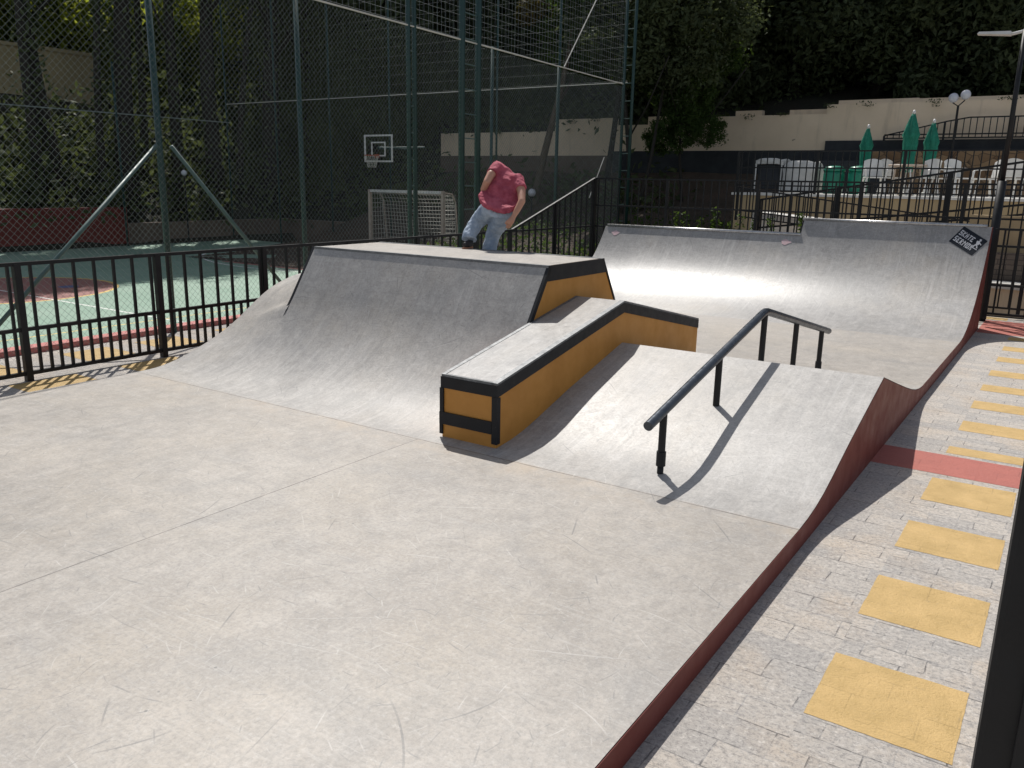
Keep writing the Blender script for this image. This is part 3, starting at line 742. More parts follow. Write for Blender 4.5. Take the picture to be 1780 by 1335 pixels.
MB().tube([(fx(Ya), Ya, -.08), (fx(Yb), Yb, -.08)], .012, 6).build('bottom_cable', M['wire'], cf)
MB().tube([(-10.1, 16.95, HC+.05), (-10.15, 18.9, 6.7)], .013, 6).build('stay_rope', M['netwhite'], cf)
MB().tube([(-10.3, 19.4, 2.6), (-10.3, 18.7, 1.6)], .012, 6).build('stay_rope', M['netwhite'], cf)
nt1 = chain(((fx(8.5), 8.5), (fx(Yb), Yb)), HC+.06, 8.4, .13, .0022, 'upper_net', cf, M['net'], False)
def truss(x, y, w, label, dx=0.0, r=.045, h=8.6, st=.44, ang=None):
    T_ = thing('lattice_post', label, 'fence post', (x, y, -.4), 'green lattice posts of the court fence')
    a = ang if ang is not None else (-.073, 1)
    p = Vector((x, y, 0)); q = Vector((x+a[0]*w, y+a[1]*w, 0))
    for s_ in (p, q): MB().tube([(s_.x, s_.y, -.4), (s_.x, s_.y, h)], r, 12).build('upright', M['green_pole'], T_, True)
    z = 0.1
    while z < h:
        MB().tube([(p.x, p.y, z), (q.x, q.y, z)], .011, 6).build('rung', M['brace'], T_); z += st
truss(fx(13.0), 12.92, .56, 'double green lattice post just left of the skater', r=.06)
truss(fx(11.5), 11.3, .17, 'slim green lattice post standing in front of the goal', r=.04)
truss(-10.45, 20.6, .26, 'green lattice post at the far corner of the court fence', r=.04, ang=(1, 0))

ef = thing('end_fence', 'green chain-link fence with netting across the far end of the court', 'fence', (-18, 20.9, 0))
chain(((-27, 20.9), (-10.5, 20.9)), -.4, 4.55, .28, .0012, 'chain_mesh', ef)
chain(((-27, 20.9), (-10.5, 20.9)), 4.6, 8.4, .28, .0016, 'upper_net', ef, M['net'], False)
for x in (-27, -24.3, -21.6, -18.9, -14.7, -12.6): MB().tube([(x, 20.9, -.4), (x, 20.9, 8.5)], .032, 10).build('post', M['green_pole'], ef, True)
MB().tube([(-27, 20.9, 4.56), (-10.5, 20.9, 4.56)], .013, 6).build('top_cable', M['netwhite'], ef)
sf = thing('side_fence', 'green chain-link fence along the far side of the court by the red wall', 'fence', (-26.9, 8, 0))
for y in (3, 8.5, 16.4): MB().tube([(-26.8, y, -.4), (-26.8, y, 5.5)], .035, 10).build('post', M['green_pole'], sf, True)
MB().tube([(-26.8, 0, 3.9), (-26.8, 20.9, 3.9)], .02, 6).build('top_cable', M['wire'], sf)

# goal, hoop
gl = thing('football_goal', 'weathered pale football goal with sagging net at the far end of the court', 'goal', (-17.5, 20, -.4))
for x in (-18.97, -16.0): MB().box(x-.045, x+.045, 19.955, 20.045, -.4, 1.64).build('post', M['goalpost'], gl)
MB().box(-18.925, -16.045, 19.96, 20.04, 1.56, 1.64).build('crossbar', M['white'], gl)
for x in (-18.97, -16.0): MB().tube([(x, 20.03, 1.6), (x, 20.45, 1.55), (x, 20.62, 1.3), (x, 20.8, -.38)], .02, 8).build('back_stay', M['goalpost'], gl)
nb_ = MB()
for k in range(25):
    x = -18.97+2.97*k/24; nb_.tube([(x, 20.03, 1.58), (x, 20.42, 1.5), (x, 20.55, 1.25), (x, 20.72, -.38)], .006, 3, False)
for k in range(16):
    z = -.3+1.7*k/15; y = 20.72-(z+.3)*.11; nb_.tube([(-18.97, y, z), (-17.5, y+.06, z-.03), (-16.0, y, z)], .006, 3, False)
for x in (-18.97, -16.0):
    for k in range(14):
        z = -.3+1.8*k/13; nb_.tube([(x, 20.03, z), (x, 20.72-(z+.3)*.11, z)], .006, 3, False)
    for k in range(5): nb_.tube([(x, 20.1+.12*k, 1.55), (x, 20.12+.13*k, -.38)], .006, 3, False)
nb_.build('net', M['netwhite'], gl)
hp = thing('basketball_hoop', 'white framed see-through basketball backboard with orange rim above the goal', 'basketball hoop', (-18.3, 19.6, -.4))
bx0, bx1, bz0, bz1, by = -18.78, -17.62, 2.47, 3.28, 19.6
fr = MB()
for a, b_, c_, d_ in ((bx0, bx1, bz0, bz0+.05), (bx0, bx1, bz1-.05, bz1), (bx0, bx0+.05, bz0+.05, bz1-.05), (bx1-.05, bx1, bz0+.05, bz1-.05)): fr.box(a, b_, by-.015, by+.015, c_, d_)
cxh = (bx0+bx1)/2
for a, b_, c_, d_ in ((cxh-.29, cxh+.29, 2.64, 2.68), (cxh-.29, cxh+.29, 3.03, 3.07), (cxh-.29, cxh-.25, 2.68, 3.03), (cxh+.25, cxh+.29, 2.68, 3.03)): fr.box(a, b_, by-.012, by+.012, c_, d_)
fr.build('backboard_frame', M['white'], hp)
t = NT('clear_board'); t.b.inputs['Transmission Weight'].default_value = .9; t.b.inputs['IOR'].default_value = 1.1; t.out((.8, .85, .85), .1); M['glass'] = t.m
rm = MB(); rm.tube([(cxh+.22*math.cos(a), by-.3+.22*math.sin(a), 2.66) for a in [k*math.pi/8 for k in range(17)]], .014, 6, False)
rm.box(cxh-.06, cxh+.06, by-.1, by-.02, 2.60, 2.70); rm.build('rim', M['rim'], hp)
nn = MB()
for k in range(10):
    a = k*math.pi/5; nn.tube([(cxh+.22*math.cos(a), by-.3+.22*math.sin(a), 2.66), (cxh+.12*math.cos(a+.5), by-.3+.12*math.sin(a+.5), 2.3)], .006, 3, False); nn.tube([(cxh+.22*math.cos(a), by-.3+.22*math.sin(a), 2.66), (cxh+.12*math.cos(a-.5), by-.3+.12*math.sin(a-.5), 2.3)], .006, 3, False)
nn.build('net', M['netwhite'], hp)
MB().tube([(cxh, by+.03, 2.9), (-16.45, by+.1, 2.9)], .022, 8).build('arm', M['brace'], hp)
MB().tube([(cxh, by+.03, 2.9), (cxh, 21.0, 2.9), (cxh, 21.0, -.4)], .05, 8).build('support', M['green_pole'], hp)
vp = thing('net_pole', 'thin white pole standing upright in front of the football goal', 'pole', (-16.85, 19.8, -.4))
MB().tube([(-16.85, 19.8, -.4), (-16.85, 19.8, 2.2)], .022, 10).build('pole_shaft', M['netwhite'], vp, True)
MB().tube([(-16.85, 19.8, 2.2), (-16.85, 19.8, 2.24)], .03, 10).build('cap', M['brace'], vp)
def ball_lamp(x, y, z, r, label):
    T_ = thing('globe_light', label, 'light', (x, y, z), 'round white globes beyond the court')
    MB().sphere((x, y, z), r).build('globe', M['globe'], T_, True)
    MB().tube([(x, y, z-r-.05), (x, y, z-r+.02)], r*.4, 10).build('collar', M['black'], T_)
    MB().tube([(x, y, z-r-3.0), (x, y, z-r-.05)], .025, 8).build('stem', M['black'], T_)
ball_lamp(-15.15, 23.6, 1.62, .13, 'small white globe lamp on a stem behind the fence, right of the skater')
ball_lamp(-26.4, 18.5, 2.05, .10, 'small white globe lamp near the braced fence post on the left')

# ------------------------------------------------------------------ walls around the court
tag(MB().box(-27.3, -27, 4, 16.6, -.62, .88).build('low_wall', M['red'], bevel=.02), 'low dark red wall at the far left of the court', 'wall')
bw = MB(); bw.box(-27.3, -27, 16.61, 23.8, -.62, .34); bw.box(-27.3, -11.2, 23.8, 24.1, -.62, .30)
tag(bw.build('low_wall', M['brownwall'], bevel=.02), 'low brown wall behind the football goal', 'wall')
# back retaining wall, stepped
wb = thing('retaining_wall', 'long beige retaining wall with stepped top below the dark trees', 'wall', (-12, 28, 0))
for x0, x1, z1 in ((-22.5, -17.0, 3.84), (-17.0, -14.55, 4.26), (-14.55, -10.7, 4.0), (-10.7, -7.12, 4.2), (-7.12, 9.0, 4.47)):
    MB().box(x0, x1, 28, 28.4, 2.95, z1).build('wall_panel', M['beige'], wb)
for x0, x1, z1 in ((-10.2, -9.3, 4.4), (-8.4, -7.2, 4.38), (-6.9, -4.6, 4.62), (-4.6, 2.0, 4.60), (-13.4, -12.6, 4.3)):
    MB().box(x0, x1, 28.45, 28.7, 3.5, z1).build('rear_coping', M['beige'], wb)
MB().box(-22.5, -14.5, 27.96, 28.38, 2.3, 2.949).build('base_band', M['brownwall'], wb)
MB().box(-14.5, -7.05, 27.96, 28.38, 1.9, 3.10).build('base_band', M['charcoal'], wb)
MB().box(-7.05, 9.0, 27.90, 28.38, 1.5, 3.38).build('base_band', M['charcoal'], wb)
tag(MB().box(-5.6, 9, 27.3, 27.89, 1.7, 3.06).build('stone_wall', M['stone'], bevel=.03), 'brown rubble stone wall behind the terrace chairs', 'wall')
tag(MB().box(-6.9, -5.0, 26.8, 27.4, 1.7, 2.75).build('planter_wall', M['charcoal'], bevel=.03), 'low charcoal wall behind the green drums', 'wall')
railing('railing', 'thin dark railing on the charcoal band above the rubble stone wall', (-5.3, 27.7, 8, 27.7), lambda t: 3.42, lambda t: min(3.97, 3.50+t*2.3*.55/.42) if t < .22 else 3.97, [3.52], 80, [0, .12, .25, .4, .55, .7, .85, 1], bal=.012, railw=.045)
# earth bank below the wall left of the terrace
eb = MB()
rows = []
for j, (y, z) in enumerate(((15.3, -.05), (17, -.02), (20, .25), (23, .75), (25.5, 1.4), (27.9, 2.35))):
    rows.append([(x, y, z+.12*noise.noise(Vector((x*.6, y*.6, 0)))-(0.35 if x < -11 and y < 22 else 0)) for x in [-22+.6*k for k in range(26)]])
struct(eb.loft(rows).build('earth_bank', M['brownsoil'], smooth=True))

# terrace
tr_ = thing('terrace', 'raised beige terrace holding the chairs, drums and parasols', 'terrace', (-2, 21, 0))
MB().box(-7.42, 9, 21, 27.9, -.6, 1.74).build('retaining_block', M['beige2'], tr_)
MB().box(-7.46, 9, 20.95, 27.9, 1.741, 1.80).build('floor_slab', M['white'], tr_)
railing('railing', 'tall black railing along the terrace edge in front of the chairs', (-7.38, 21.08, 8, 21.08), 1.86, 2.80, [2.41, 1.98], 96, [0, .125, .25, .375, .5, .625, .75, .875, 1], bal=.011, railw=.04, postw=.03)
# ramp with handrails between
rp = thing('access_ramp', 'beige access ramp zigzagging below the terrace', 'ramp', (-3, 17.5, 0))
MB().hexa([(-5.4, 16.6, -.05), (6, 16.6, -.05), (6, 17.9, -.05), (-5.4, 17.9, -.05), (-5.4, 16.6, .75), (6, 16.6, 1.9), (6, 17.9, 1.9), (-5.4, 17.9, .75)]).build('ramp_body', M['beige'], rp)
MB().hexa([(-6.0, 18.2, -.05), (5, 18.2, -.05), (5, 19.4, -.05), (-6.0, 19.4, -.05), (-6.0, 18.2, 1.40), (5, 18.2, .5), (5, 19.4, .5), (-6.0, 19.4, 1.40)]).build('ramp_body', M['white'], rp)
railing('railing', 'black handrail climbing to the right along the access ramp', (-5.3, 16.5, 2.0, 16.5), lambda t: .98+t*.98, lambda t: 1.70+t*1.22, [lambda t: 1.16+t*.95], 56, [0, .2, .45, .68, .92], bal=.010, railw=.045, postw=.04)
railing('railing', 'black handrail sloping down to the right below the terrace', (-6.3, 18.1, 2.0, 18.1), lambda t: 1.32-t*.75, lambda t: 1.93-t*1.0, [lambda t: 1.45-t*.75], 60, [0, .25, .5, .75, 1], bal=.010, railw=.035)
# steps and walls seen through the gate
gs = thing('garden_steps', 'beige steps with a white cap seen through the gate', 'steps', (0, 15.5, 0))
MB().box(-1.6, 5, 15.55, 15.9, -.02, .43).build('low_wall', M['beige'], gs)
MB().hexa([(-1.65, 15.5, .431), (5, 15.5, .33), (5, 15.95, .33), (-1.65, 15.95, .431), (-1.65, 15.5, .52), (5, 15.5, .42), (5, 15.95, .42), (-1.65, 15.95, .52)]).build('white_cap', M['white'], gs)
MB().box(-1.6, 5, 16.1, 16.55, -.02, .95).build('brick_face', M['brick'], gs)
MB().box(-1.6, 5, 16.3, 16.58, .951, 1.55).build('upper_wall', M['beige2'], gs)

# ------------------------------------------------------------------ terrace objects
tz = 1.80
bag = thing('covered_cart', 'pale tarpaulin covered cart with a dark open front on the terrace', 'cart', (-6.9, 23.4, tz))
b = MB(); n = 14
prof = [(-.02, 0), (-.04, .35), (-.03, .68), (.03, .80), (.12, .84)]
random.seed(3)
def sheet(x0, x1, y0, y1, z0, z1):
    bb = MB(); rows = []
    for j in range(9):
        v = j/8; rr = []
        for i in range(33):
            a = 2*math.pi*i/32; q = (abs(math.cos(a))**.35*math.copysign(1, math.cos(a)), abs(math.sin(a))**.35*math.copysign(1, math.sin(a)))
            wv = 1+.03*math.sin(a*9+j)+.02*random.random(); sh = 1 if v < .8 else 1-(v-.8)*1.1
            rr.append(((x0+x1)/2+q[0]*(x1-x0)/2*wv*sh, (y0+y1)/2+q[1]*(y1-y0)/2*wv*sh, z0+(z1-z0)*(v if v < .9 else .9+(v-.9)*.6)+.02*math.sin(a*3)))
        rr[-1] = rr[0]; rows.append(rr)
    bb.loft(rows); bb.poly(rows[-1][:-1]); return bb
sheet(-6.93, -6.02, 23.2, 24.1, tz+.05, tz+.86).build('tarpaulin', M['tarp'], bag, True)
sheet(-7.7, -6.92, 23.25, 24.05, tz+.74, tz+.90).build('roof_cover', M['tarp'], bag, True)
MB().box(-7.6, -6.94, 23.35, 24.0, tz+.1, tz+.74).build('opening_shade_block', M['charcoal'], bag)  # solid dark box standing in for the shade inside the open front
for x in (-7.66, -6.96): MB().tube([(x, 23.3, tz), (x, 23.3, tz+.8)], .018, 8).build('frame_post', M['white'], bag)
def drum(x, y, label, first=[None]):
    if first[0]:
        return dup_tree(first[0], (x, y, tz), label)
    T_ = thing('drum', label, 'drum', (x, y, tz), 'green drums on the terrace')
    MB().lathe((x, y, tz), [(.22, 0), (.24, .03), (.265, .2), (.27, .35), (.265, .5), (.25, .58)], 24).build('body', M['barrel'], T_, True)
    MB().lathe((x, y, tz), [(.275, .581), (.28, .62), (.24, .68), (.12, .715), (.02, .72)], 24).build('lid', M['barrel'], T_, True)
    for o in T_.children: o.location = (0, 0, 0)
    for o in T_.children:
        o.matrix_parent_inverse = T_.matrix_world.inverted()
    first[0] = T_; return T_
drum(-5.60, 23.4, 'green plastic drum next to the tarpaulin covered cart')
drum(-4.98, 23.4, 'green plastic drum nearest the white chairs')
def parasol(x, y, top, label, rr=.2, L=1.5, lean=0):
    T_ = thing('parasol', label, 'parasol', (x, y, tz), 'closed green parasols')
    w = lambda t, k: 1+.22*math.sin(6*t+k*.7)+.08*math.sin(11*t)
    MB().lathe((x, y, top), [(rr*.5, -L), (rr*.9, -L+.03), (rr*.75, -L*.75), (rr*.95, -L*.5), (rr*1.0, -L*.42), (rr*1.15, -L*.36), (rr*.75, -L*.2), (rr*.35, -.08), (.03, 0)], 26, w).build('canopy', M['umbrella'], T_, True)
    MB().lathe((x, y, top), [(.035, -.03), (.04, .03), (.02, .08)], 10).build('finial', M['plastic'], T_, True)
    MB().tube([(x, y, tz), (x, y, top-.1)], .022, 8).build('pole', M['white'], T_)
    MB().lathe((x, y, tz), [(.25, 0), (.25, .05), (.06, .08), (.04, .25)], 16).build('base', M['plastic'], T_)
parasol(-5.0, 24.0, 3.5, 'closed green parasol standing alone behind the drums', .135, 1.25)
parasol(-3.95, 24.0, 3.83, 'closed green parasol, the tallest of the three', .165, 1.45)
parasol(-3.5, 24.3, 3.62, 'closed green parasol just right of the tallest one', .15, 1.35)
# chairs and tables
def make_chair(x, y, label, rz_=0.0):
    T_ = thing('plastic_chair', label, 'chair', (x, y, tz), 'white plastic chairs on the terrace')
    def add(b, nm):
        o = b.build(nm, M['plastic'], None); o.parent = T_; return o
    add(MB().box(-.22, .22, -.21, .21, .41, .44), 'seat')
    bk = MB(); rows = []
    for j in range(6):
        z = .46+.42*j/5; rows.append([(-.23+.46*i/8, .20+.05*j/5+.04*(1-((i-4)/4)**2), z-(.06*((i-4)/4)**2 if j == 5 else 0)) for i in range(9)])
    bk.loft(rows); rows2 = [[(p[0], p[1]+.02, p[2]) for p in r] for r in rows]; bk.loft(rows2); add(bk, 'backrest')
    for sx in (-1, 1):
        for sy in (-1, 1): add(MB().bar((sx*.20, sy*.18, .42), (sx*.25, sy*.24, 0), .045, .03), 'leg')
        add(MB().tube([(sx*.24, .2, .66), (sx*.27, -.15, .64), (sx*.25, -.2, .6), (sx*.23, -.19, .42)], .02, 6), 'armrest')
    T_.rotation_euler = (0, 0, rz_); return T_
ch = make_chair(-4.45, 22.6, 'white plastic chair just right of the green drums', .4)
for x, y, a, lab in ((-4.1, 23.1, 2.4, 'white plastic chair at the left of the round table'), (-3.3, 22.5, -.5, 'white plastic chair in front of the middle parasols'), (-3.0, 23.4, 2.0, 'white plastic chair behind the right parasol'), (-2.6, 22.7, .8, 'white plastic chair right of the two parasols'), (-2.1, 23.3, -1.2, 'white plastic chair tilted beside the stone wall'), (-1.35, 22.7, 2.6, 'white plastic chair behind the tall lamp pole')):
    dup_tree(ch, (x, y, tz), lab, rz=a)
tb = thing('round_table', 'cream round plastic table between the chairs', 'table', (-3.75, 22.9, tz))
MB().lathe((-3.75, 22.9, tz), [(.45, .70), (.46, .72), (.45, .74)], 26).build('tabletop', M['goalpost'], tb, True)
for k in range(4):
    a = k*math.pi/2+.6; MB().tube([(-3.75+.3*math.cos(a), 22.9+.3*math.sin(a), tz+.7), (-3.75+.36*math.cos(a), 22.9+.36*math.sin(a), tz)], .022, 6).build('leg', M['goalpost'], tb)
lb = thing('globe_lamp', 'black lamp post carrying two white globes behind the terrace', 'lamp', (-3.75, 26.5, 1.8))
MB().tube([(-3.28, 26.5, 1.8), (-3.28, 26.5, 4.2)], .03, 8).build('pole', M['black'], lb)
MB().tube([(-3.42, 26.5, 4.27), (-3.28, 26.5, 4.18), (-3.13, 26.5, 4.33)], .018, 6).build('arm', M['black'], lb)
MB().sphere((-3.42, 26.5, 4.40), .128).build('globe', M['globe'], lb, True)
MB().sphere((-3.13, 26.5, 4.47), .128).build('globe', M['globe'], lb, True)
# tall street lamp by the gate
lp = thing('street_lamp', 'tall dark lamp post with a flat arm lamp behind the gate', 'lamp', (-1.08, 14.6, 0))
MB().tube([(-1.08, 14.6, 0), (-1.08, 14.6, 2.1)], .062, 14).build('lower_pole', M['black'], lp, True)
MB().tube([(-1.08, 14.6, 2.1), (-1.08, 14.6, 4.2)], .034, 12).build('upper_pole', M['black'], lp, True)
MB().tube([(-1.08, 14.6, 4.18), (-1.22, 14.6, 4.15), (-1.3, 14.6, 4.15)], .022, 8).build('arm', M['white'], lp)
MB().hexa([(-1.68, 14.52, 4.17), (-1.25, 14.50, 4.13), (-1.25, 14.70, 4.13), (-1.68, 14.68, 4.17), (-1.66, 14.53, 4.20), (-1.25, 14.52, 4.18), (-1.25, 14.68, 4.18), (-1.66, 14.67, 4.20)]).build('lamp_head', M['white'], lp)
# near gate post at the right edge of the view
gp = thing('gate_post', 'close black steel post and gate edge at the right edge of the picture', 'post', (.1, .85, 0))
MB().box(-.012, .07, .80, .90, 0, 1.75).build('post', M['black'], gp, bevel=.006)
MB().box(.078, .10, .82, .88, .05, 1.70).build('gate_stile', M['black'], gp, bevel=.004)
MB().box(.018, .040, .792, .7995, .0, 1.74).build('stop_bar', M['black'], gp, bevel=.002)
MB().bar((.09, .85, .9), (1.2, .85, .9), .04, .04).build('gate_rail', M['black'], gp)
MB().bar((.09, .85, 1.6), (1.2, .85, 1.6), .04, .04).build('gate_rail', M['black'], gp)
# little sunlit plants behind the far quarter pipe
def sprig_mesh(h, n=40, s=.05):
    b = MB(); 
    for k in range(n):
        z = h*random.random(); a = random.uniform(0, 6.28); r_ = random.uniform(0, .12)*(1.1-z/h*.5)
        c = Vector((r_*math.cos(a), r_*math.sin(a), z)); d = Vector((random.gauss(0, 1), random.gauss(0, 1), random.gauss(.3, .6))).normalized(); e = d.cross(Vector((random.gauss(0, 1), random.gauss(0, 1), random.gauss(0, 1)))).normalized()
        b.poly([c-d*s, c+e*s*.45, c+d*s, c-e*s*.45])
    b.tube([(0, 0, 0), (0, 0, h*.9)], .006, 4); return b
sp = sprig_mesh(.5, 60, .04).build('shrub', M['leaf_mid'])
labs = ['small leafy plant in the dark planter behind the far quarter pipe, %s from the left' % w for w in ('first', 'second', 'third', 'fourth', 'fifth', 'sixth', 'seventh', 'eighth', 'ninth', 'tenth')]
tag(sp, labs[0], 'plant', 'small plants behind the far quarter pipe')
sp.location = (-6.6, 15.5, .95)
for li, (x, s_) in enumerate(((-6.35, 1.0), (-6.1, .8), (-5.8, 1.2), (-5.55, .7), (-5.3, 1.0), (-5.05, .8), (-4.7, .9), (-4.2, 1.1), (-3.9, .8))):
    c = dup(sp, (x, 15.5+random.uniform(-.15, .15), .95), None, (s_, s_, s_), random.uniform(0, 6)); c['label'] = labs[li+1]
tag(MB().box(-7.9, -3.6, 15.32, 15.8, -.02, .96).build('planter', M['charcoal'], bevel=.01), 'long dark planter behind the far quarter pipe', 'planter')

# ------------------------------------------------------------------ hillside
def hill_z(x, y):
    a = max(0, -27.3-x); za = .1+a*.86 if a < 5.2 else .1+5.2*.86+(a-5.2)*.10
    b = max(0, y-28.4) if x > -22.6 else max(0, y-24.2)
    if x > -22.6: zb = (3.6+b*.38) if y > 28.4 else -.62
    else: zb = .1+b*.7 if y > 24.2 else -.62
    z = max(za if a > 0 else -.62, zb)
    return min(z, 16)
b = MB(); rows = []
yy = [-20+2*k for k in range(20)]+[20+1.05*k for k in range(40)]
for y in yy:
    rows.append([(x, y, hill_z(x, y)+(.35*noise.noise(Vector((x*.4, y*.4, 3))) if hill_z(x, y) > .3 else -.05)) for x in [-75+1.5*k for k in range(31)]+[-28.5+.95*k for k in range(46)]])
struct(b.loft(rows).build('hillside', M['soil'], smooth=True))
bl = thing('distant_building', 'beige building wall glimpsed between the trunks at the top left', 'building', (-33, 14, 4))
MB().box(-33.4, -33, 2, 19.5, 3.5, 6.4).build('wall', M['beigedark'], bl)
MB().box(-33.5, -32.9, 2, 19.6, 6.4, 6.52).build('parapet', M['beigedark'], bl)
MB().box(-32.99, -32.95, 9.0, 10.2, 4.8, 5.6).build('window', M['charcoal'], bl)

# ------------------------------------------------------------------ trees
random.seed(11)
def leaf_cloud(n, clumps, rx, ry, rz_, s0, s1, cr=(.5, 1.0), droop=0):
    b = MB(); C = []
    for k in range(clumps):
        while True:
            p = Vector((random.uniform(-1, 1), random.uniform(-1, 1), random.uniform(-1, 1)))
            if .25 < p.length < 1: break
        C.append((Vector((p.x*rx, p.y*ry, p.z*rz_)), random.uniform(*cr)))
    per = n//clumps
    for c, r_ in C:
        for k in range(per):
            d = Vector((random.gauss(0, 1), random.gauss(0, 1), random.gauss(0, 1))).normalized()
            p = c+d*r_*(random.random()**.5)*Vector((1, 1, .75)).length/1.6
            p.z -= droop*random.random()**2
            nrm = (d+Vector((random.gauss(0, .7), random.gauss(0, .7), random.gauss(.3, .7)))).normalized()
            a = nrm.orthogonal().normalized(); q = random.uniform(0, 6.28); e = nrm.cross(a); a, e = a*math.cos(q)+e*math.sin(q), e*math.cos(q)-a*math.sin(q)
            s_ = random.uniform(s0, s1)
            b.poly([p-a*s_, p+e*s_*.42-a*s_*.1, p+a*s_+nrm*s_*-.15, p-e*s_*.42-a*s_*.1])
    return b
CR = []
for i in range(3):
    o = leaf_cloud(15000, 38, 3.0, 3.0, 3.2, .08, .17, (.7, 1.4)).build('crown', M['leaf_dark']); CR.append(o.data); bpy.data.objects.remove(o)
CM = []
for i in range(2):
    o = leaf_cloud(9000, 28, 2.2, 2.2, 2.6, .07, .14, (.5, 1.0)).build('crown', M['leaf_mid']); CM.append(o.data); bpy.data.objects.remove(o)
o = leaf_cloud(4200, 22, 1.6, 1.6, 2.0, .07, .14, (.4, .8)).build('crown', M['leaf_light']); CLt = o.data; bpy.data.objects.remove(o)
o = leaf_cloud(3000, 22, 1.6, 1.6, 1.6, .06, .12, (.3, .7)).build('crown', M['leaf_dry']); CDr = o.data; bpy.data.objects.remove(o)
def tree(x, y, z, h, r0, label, group, crowns, lean=(0, 0), mat='bark', limbs=3, name='tree'):
    T_ = thing(name, label, 'tree', (x, y, z), group)
    pts = []; rs = []
    for k in range(9):
        t = k/8; pts.append((x+lean[0]*t+.12*math.sin(t*5+x), y+lean[1]*t+.12*math.sin(t*4+y), z-.2+h*t)); rs.append(r0*(1-.55*t)*(1.25 if k == 0 else 1))
    b = MB(); b.tube(pts, rs, 10)
    for k in range(limbs):
        t = random.uniform(.5, .9); i = int(t*8); p = Vector(pts[i]); a = random.uniform(0, 6.28); L = random.uniform(1, 2.2)
        b.tube([p, p+Vector((math.cos(a)*L*.5, math.sin(a)*L*.5, L*.5)), p+Vector((math.cos(a)*L, math.sin(a)*L, L*1.2))], [rs[i]*.5, rs[i]*.35, .02], 6)
    b.build('trunk', M[mat], T_, True)
    for (dx, dy, dz, s_, me) in crowns:
        o = bpy.data.objects.new('crown', me); col.objects.link(o); o.parent = T_
        o.matrix_parent_inverse = T_.matrix_world.inverted()
        o.location = (x+dx, y+dy, z+dz); o.scale = (s_, s_, s_*random.uniform(.85, 1.1)); o.rotation_euler = (random.uniform(-.3, .3), random.uniform(-.3, .3), random.uniform(0, 6.28))
    return T_
# forest behind the retaining wall (right half)
k = 0
ords = ['first', 'second', 'third', 'fourth', 'fifth', 'sixth', 'seventh', 'eighth', 'ninth', 'tenth', 'eleventh', 'twelfth']
for i in range(10):
    x = -21+i*2.9+random.uniform(-.5, .5); y = 32.0+random.uniform(-.6, .8)
    tree(x, y, hill_z(x, y), 8, .22, 'dark evergreen tree right behind the beige wall, %s from the left' % ords[i], 'trees behind the beige wall', [(0, 0, 2.3+random.uniform(-.3, .5), 1.0, random.choice(CR)), (.8, .3, 6.2, 1.0, random.choice(CR)), (random.uniform(-1.5, 1.5), -1.2, random.uniform(3.4, 5.6), random.uniform(.45, .7), CM[i % 2])], limbs=3)
for i in range(9):
    x = -22+i*3.4+random.uniform(-.6, .6); y = 36+random.uniform(-.8, .8)
    tree(x, y, hill_z(x, y), 9, .25, 'tall dark tree in the second row up the slope, %s from the left' % ords[i], 'trees higher up the slope', [(0, 0, 3.2, 1.25, random.choice(CR)), (.5, 0, 8.2, 1.25, random.choice(CR))], limbs=1)
# left forest trunks on the slope
TL = [(-28.4, 14.4, .17, (.15, .3), 'thin dark leaning trunk at the far left'), (-28.7, 15.3, .22, (.4, -.9), 'forked dark tree second from the left'), (-28.3, 16.75, .13, (.1, .25), 'slender ivy-clad trunk left of the thick one'), (-28.5, 17.7, .34, (.05, .3), 'thickest ivy-dark trunk left of the braced fence post'), (-29.5, 18.9, .14, (.1, .5), 'thin trunk just left of the braced fence post'), (-28.6, 19.7, .22, (.1, .3), 'dark trunk right of the braced fence post'), (-28.6, 21.4, .30, (.1, .3), 'broad dark trunk with hanging vines'), (-28.6, 22.6, .13, (.1, 1.4), 'slanting slender trunk with a forked top'), (-28.6, 24.3, .36, (.1, .2), 'broad black trunk left of the second green post'), (-28.6, 26.2, .2, (.2, .4), 'dark trunk behind the second green post')]
for i, (x, y, r_, ln, lab) in enumerate(TL):
    cr = [(ln[0], ln[1], 11.0+random.uniform(-.5, .6), .95, random.choice(CR)), (.3, -.5, 13.5, 1.05, random.choice(CR))]  # crowns above the view, set high and dense to shade slope and court
    T_ = tree(x, y, hill_z(x, y), 11, r_*1.15, lab, None, cr, ln, limbs=2)
    # ivy on the trunk
    iv = MB(); z0 = hill_z(x, y)
    for q in range(520):
        t = random.random(); a = random.uniform(0, 6.28); rr = r_*(1.3-.5*t)+random.random()**3*.35
        p = Vector((x+ln[0]*t+rr*math.cos(a), y+ln[1]*t+rr*math.sin(a), z0+9.5*t))
        d = Vector((random.gauss(0, 1), random.gauss(0, 1), random.gauss(0, 1))).normalized(); e = d.orthogonal().normalized(); s_ = random.uniform(.06, .14)
        iv.poly([p-d*s_, p+e*s_*.5, p+d*s_, p-e*s_*.5])
    iv.build('ivy', M['leaf_dark'], T_)
for i, (x, y, z, s_) in enumerate(((-35.8, 13.0, 7.6, 1.3), (-36.2, 16.6, 8.2, 1.4), (-35.8, 20.0, 7.2, 1.5), (-36.0, 23.3, 7.4, 1.5), (-35.6, 26.6, 7.0, 1.5), (-35, 30, 7.0, 1.5))):
    tree(x, y, 4.8, 2.2, .09, 'sunlit yellow-green tree up the left slope, %s from the left' % ords[i], 'sunlit trees up the left slope', [(0, 0, z-4.8, s_, CLt), (.6, 1.2, z-3.6, s_, CLt), (-1, 1.6, z-5.6, s_, CM[i % 2])], limbs=2, name='young_tree')
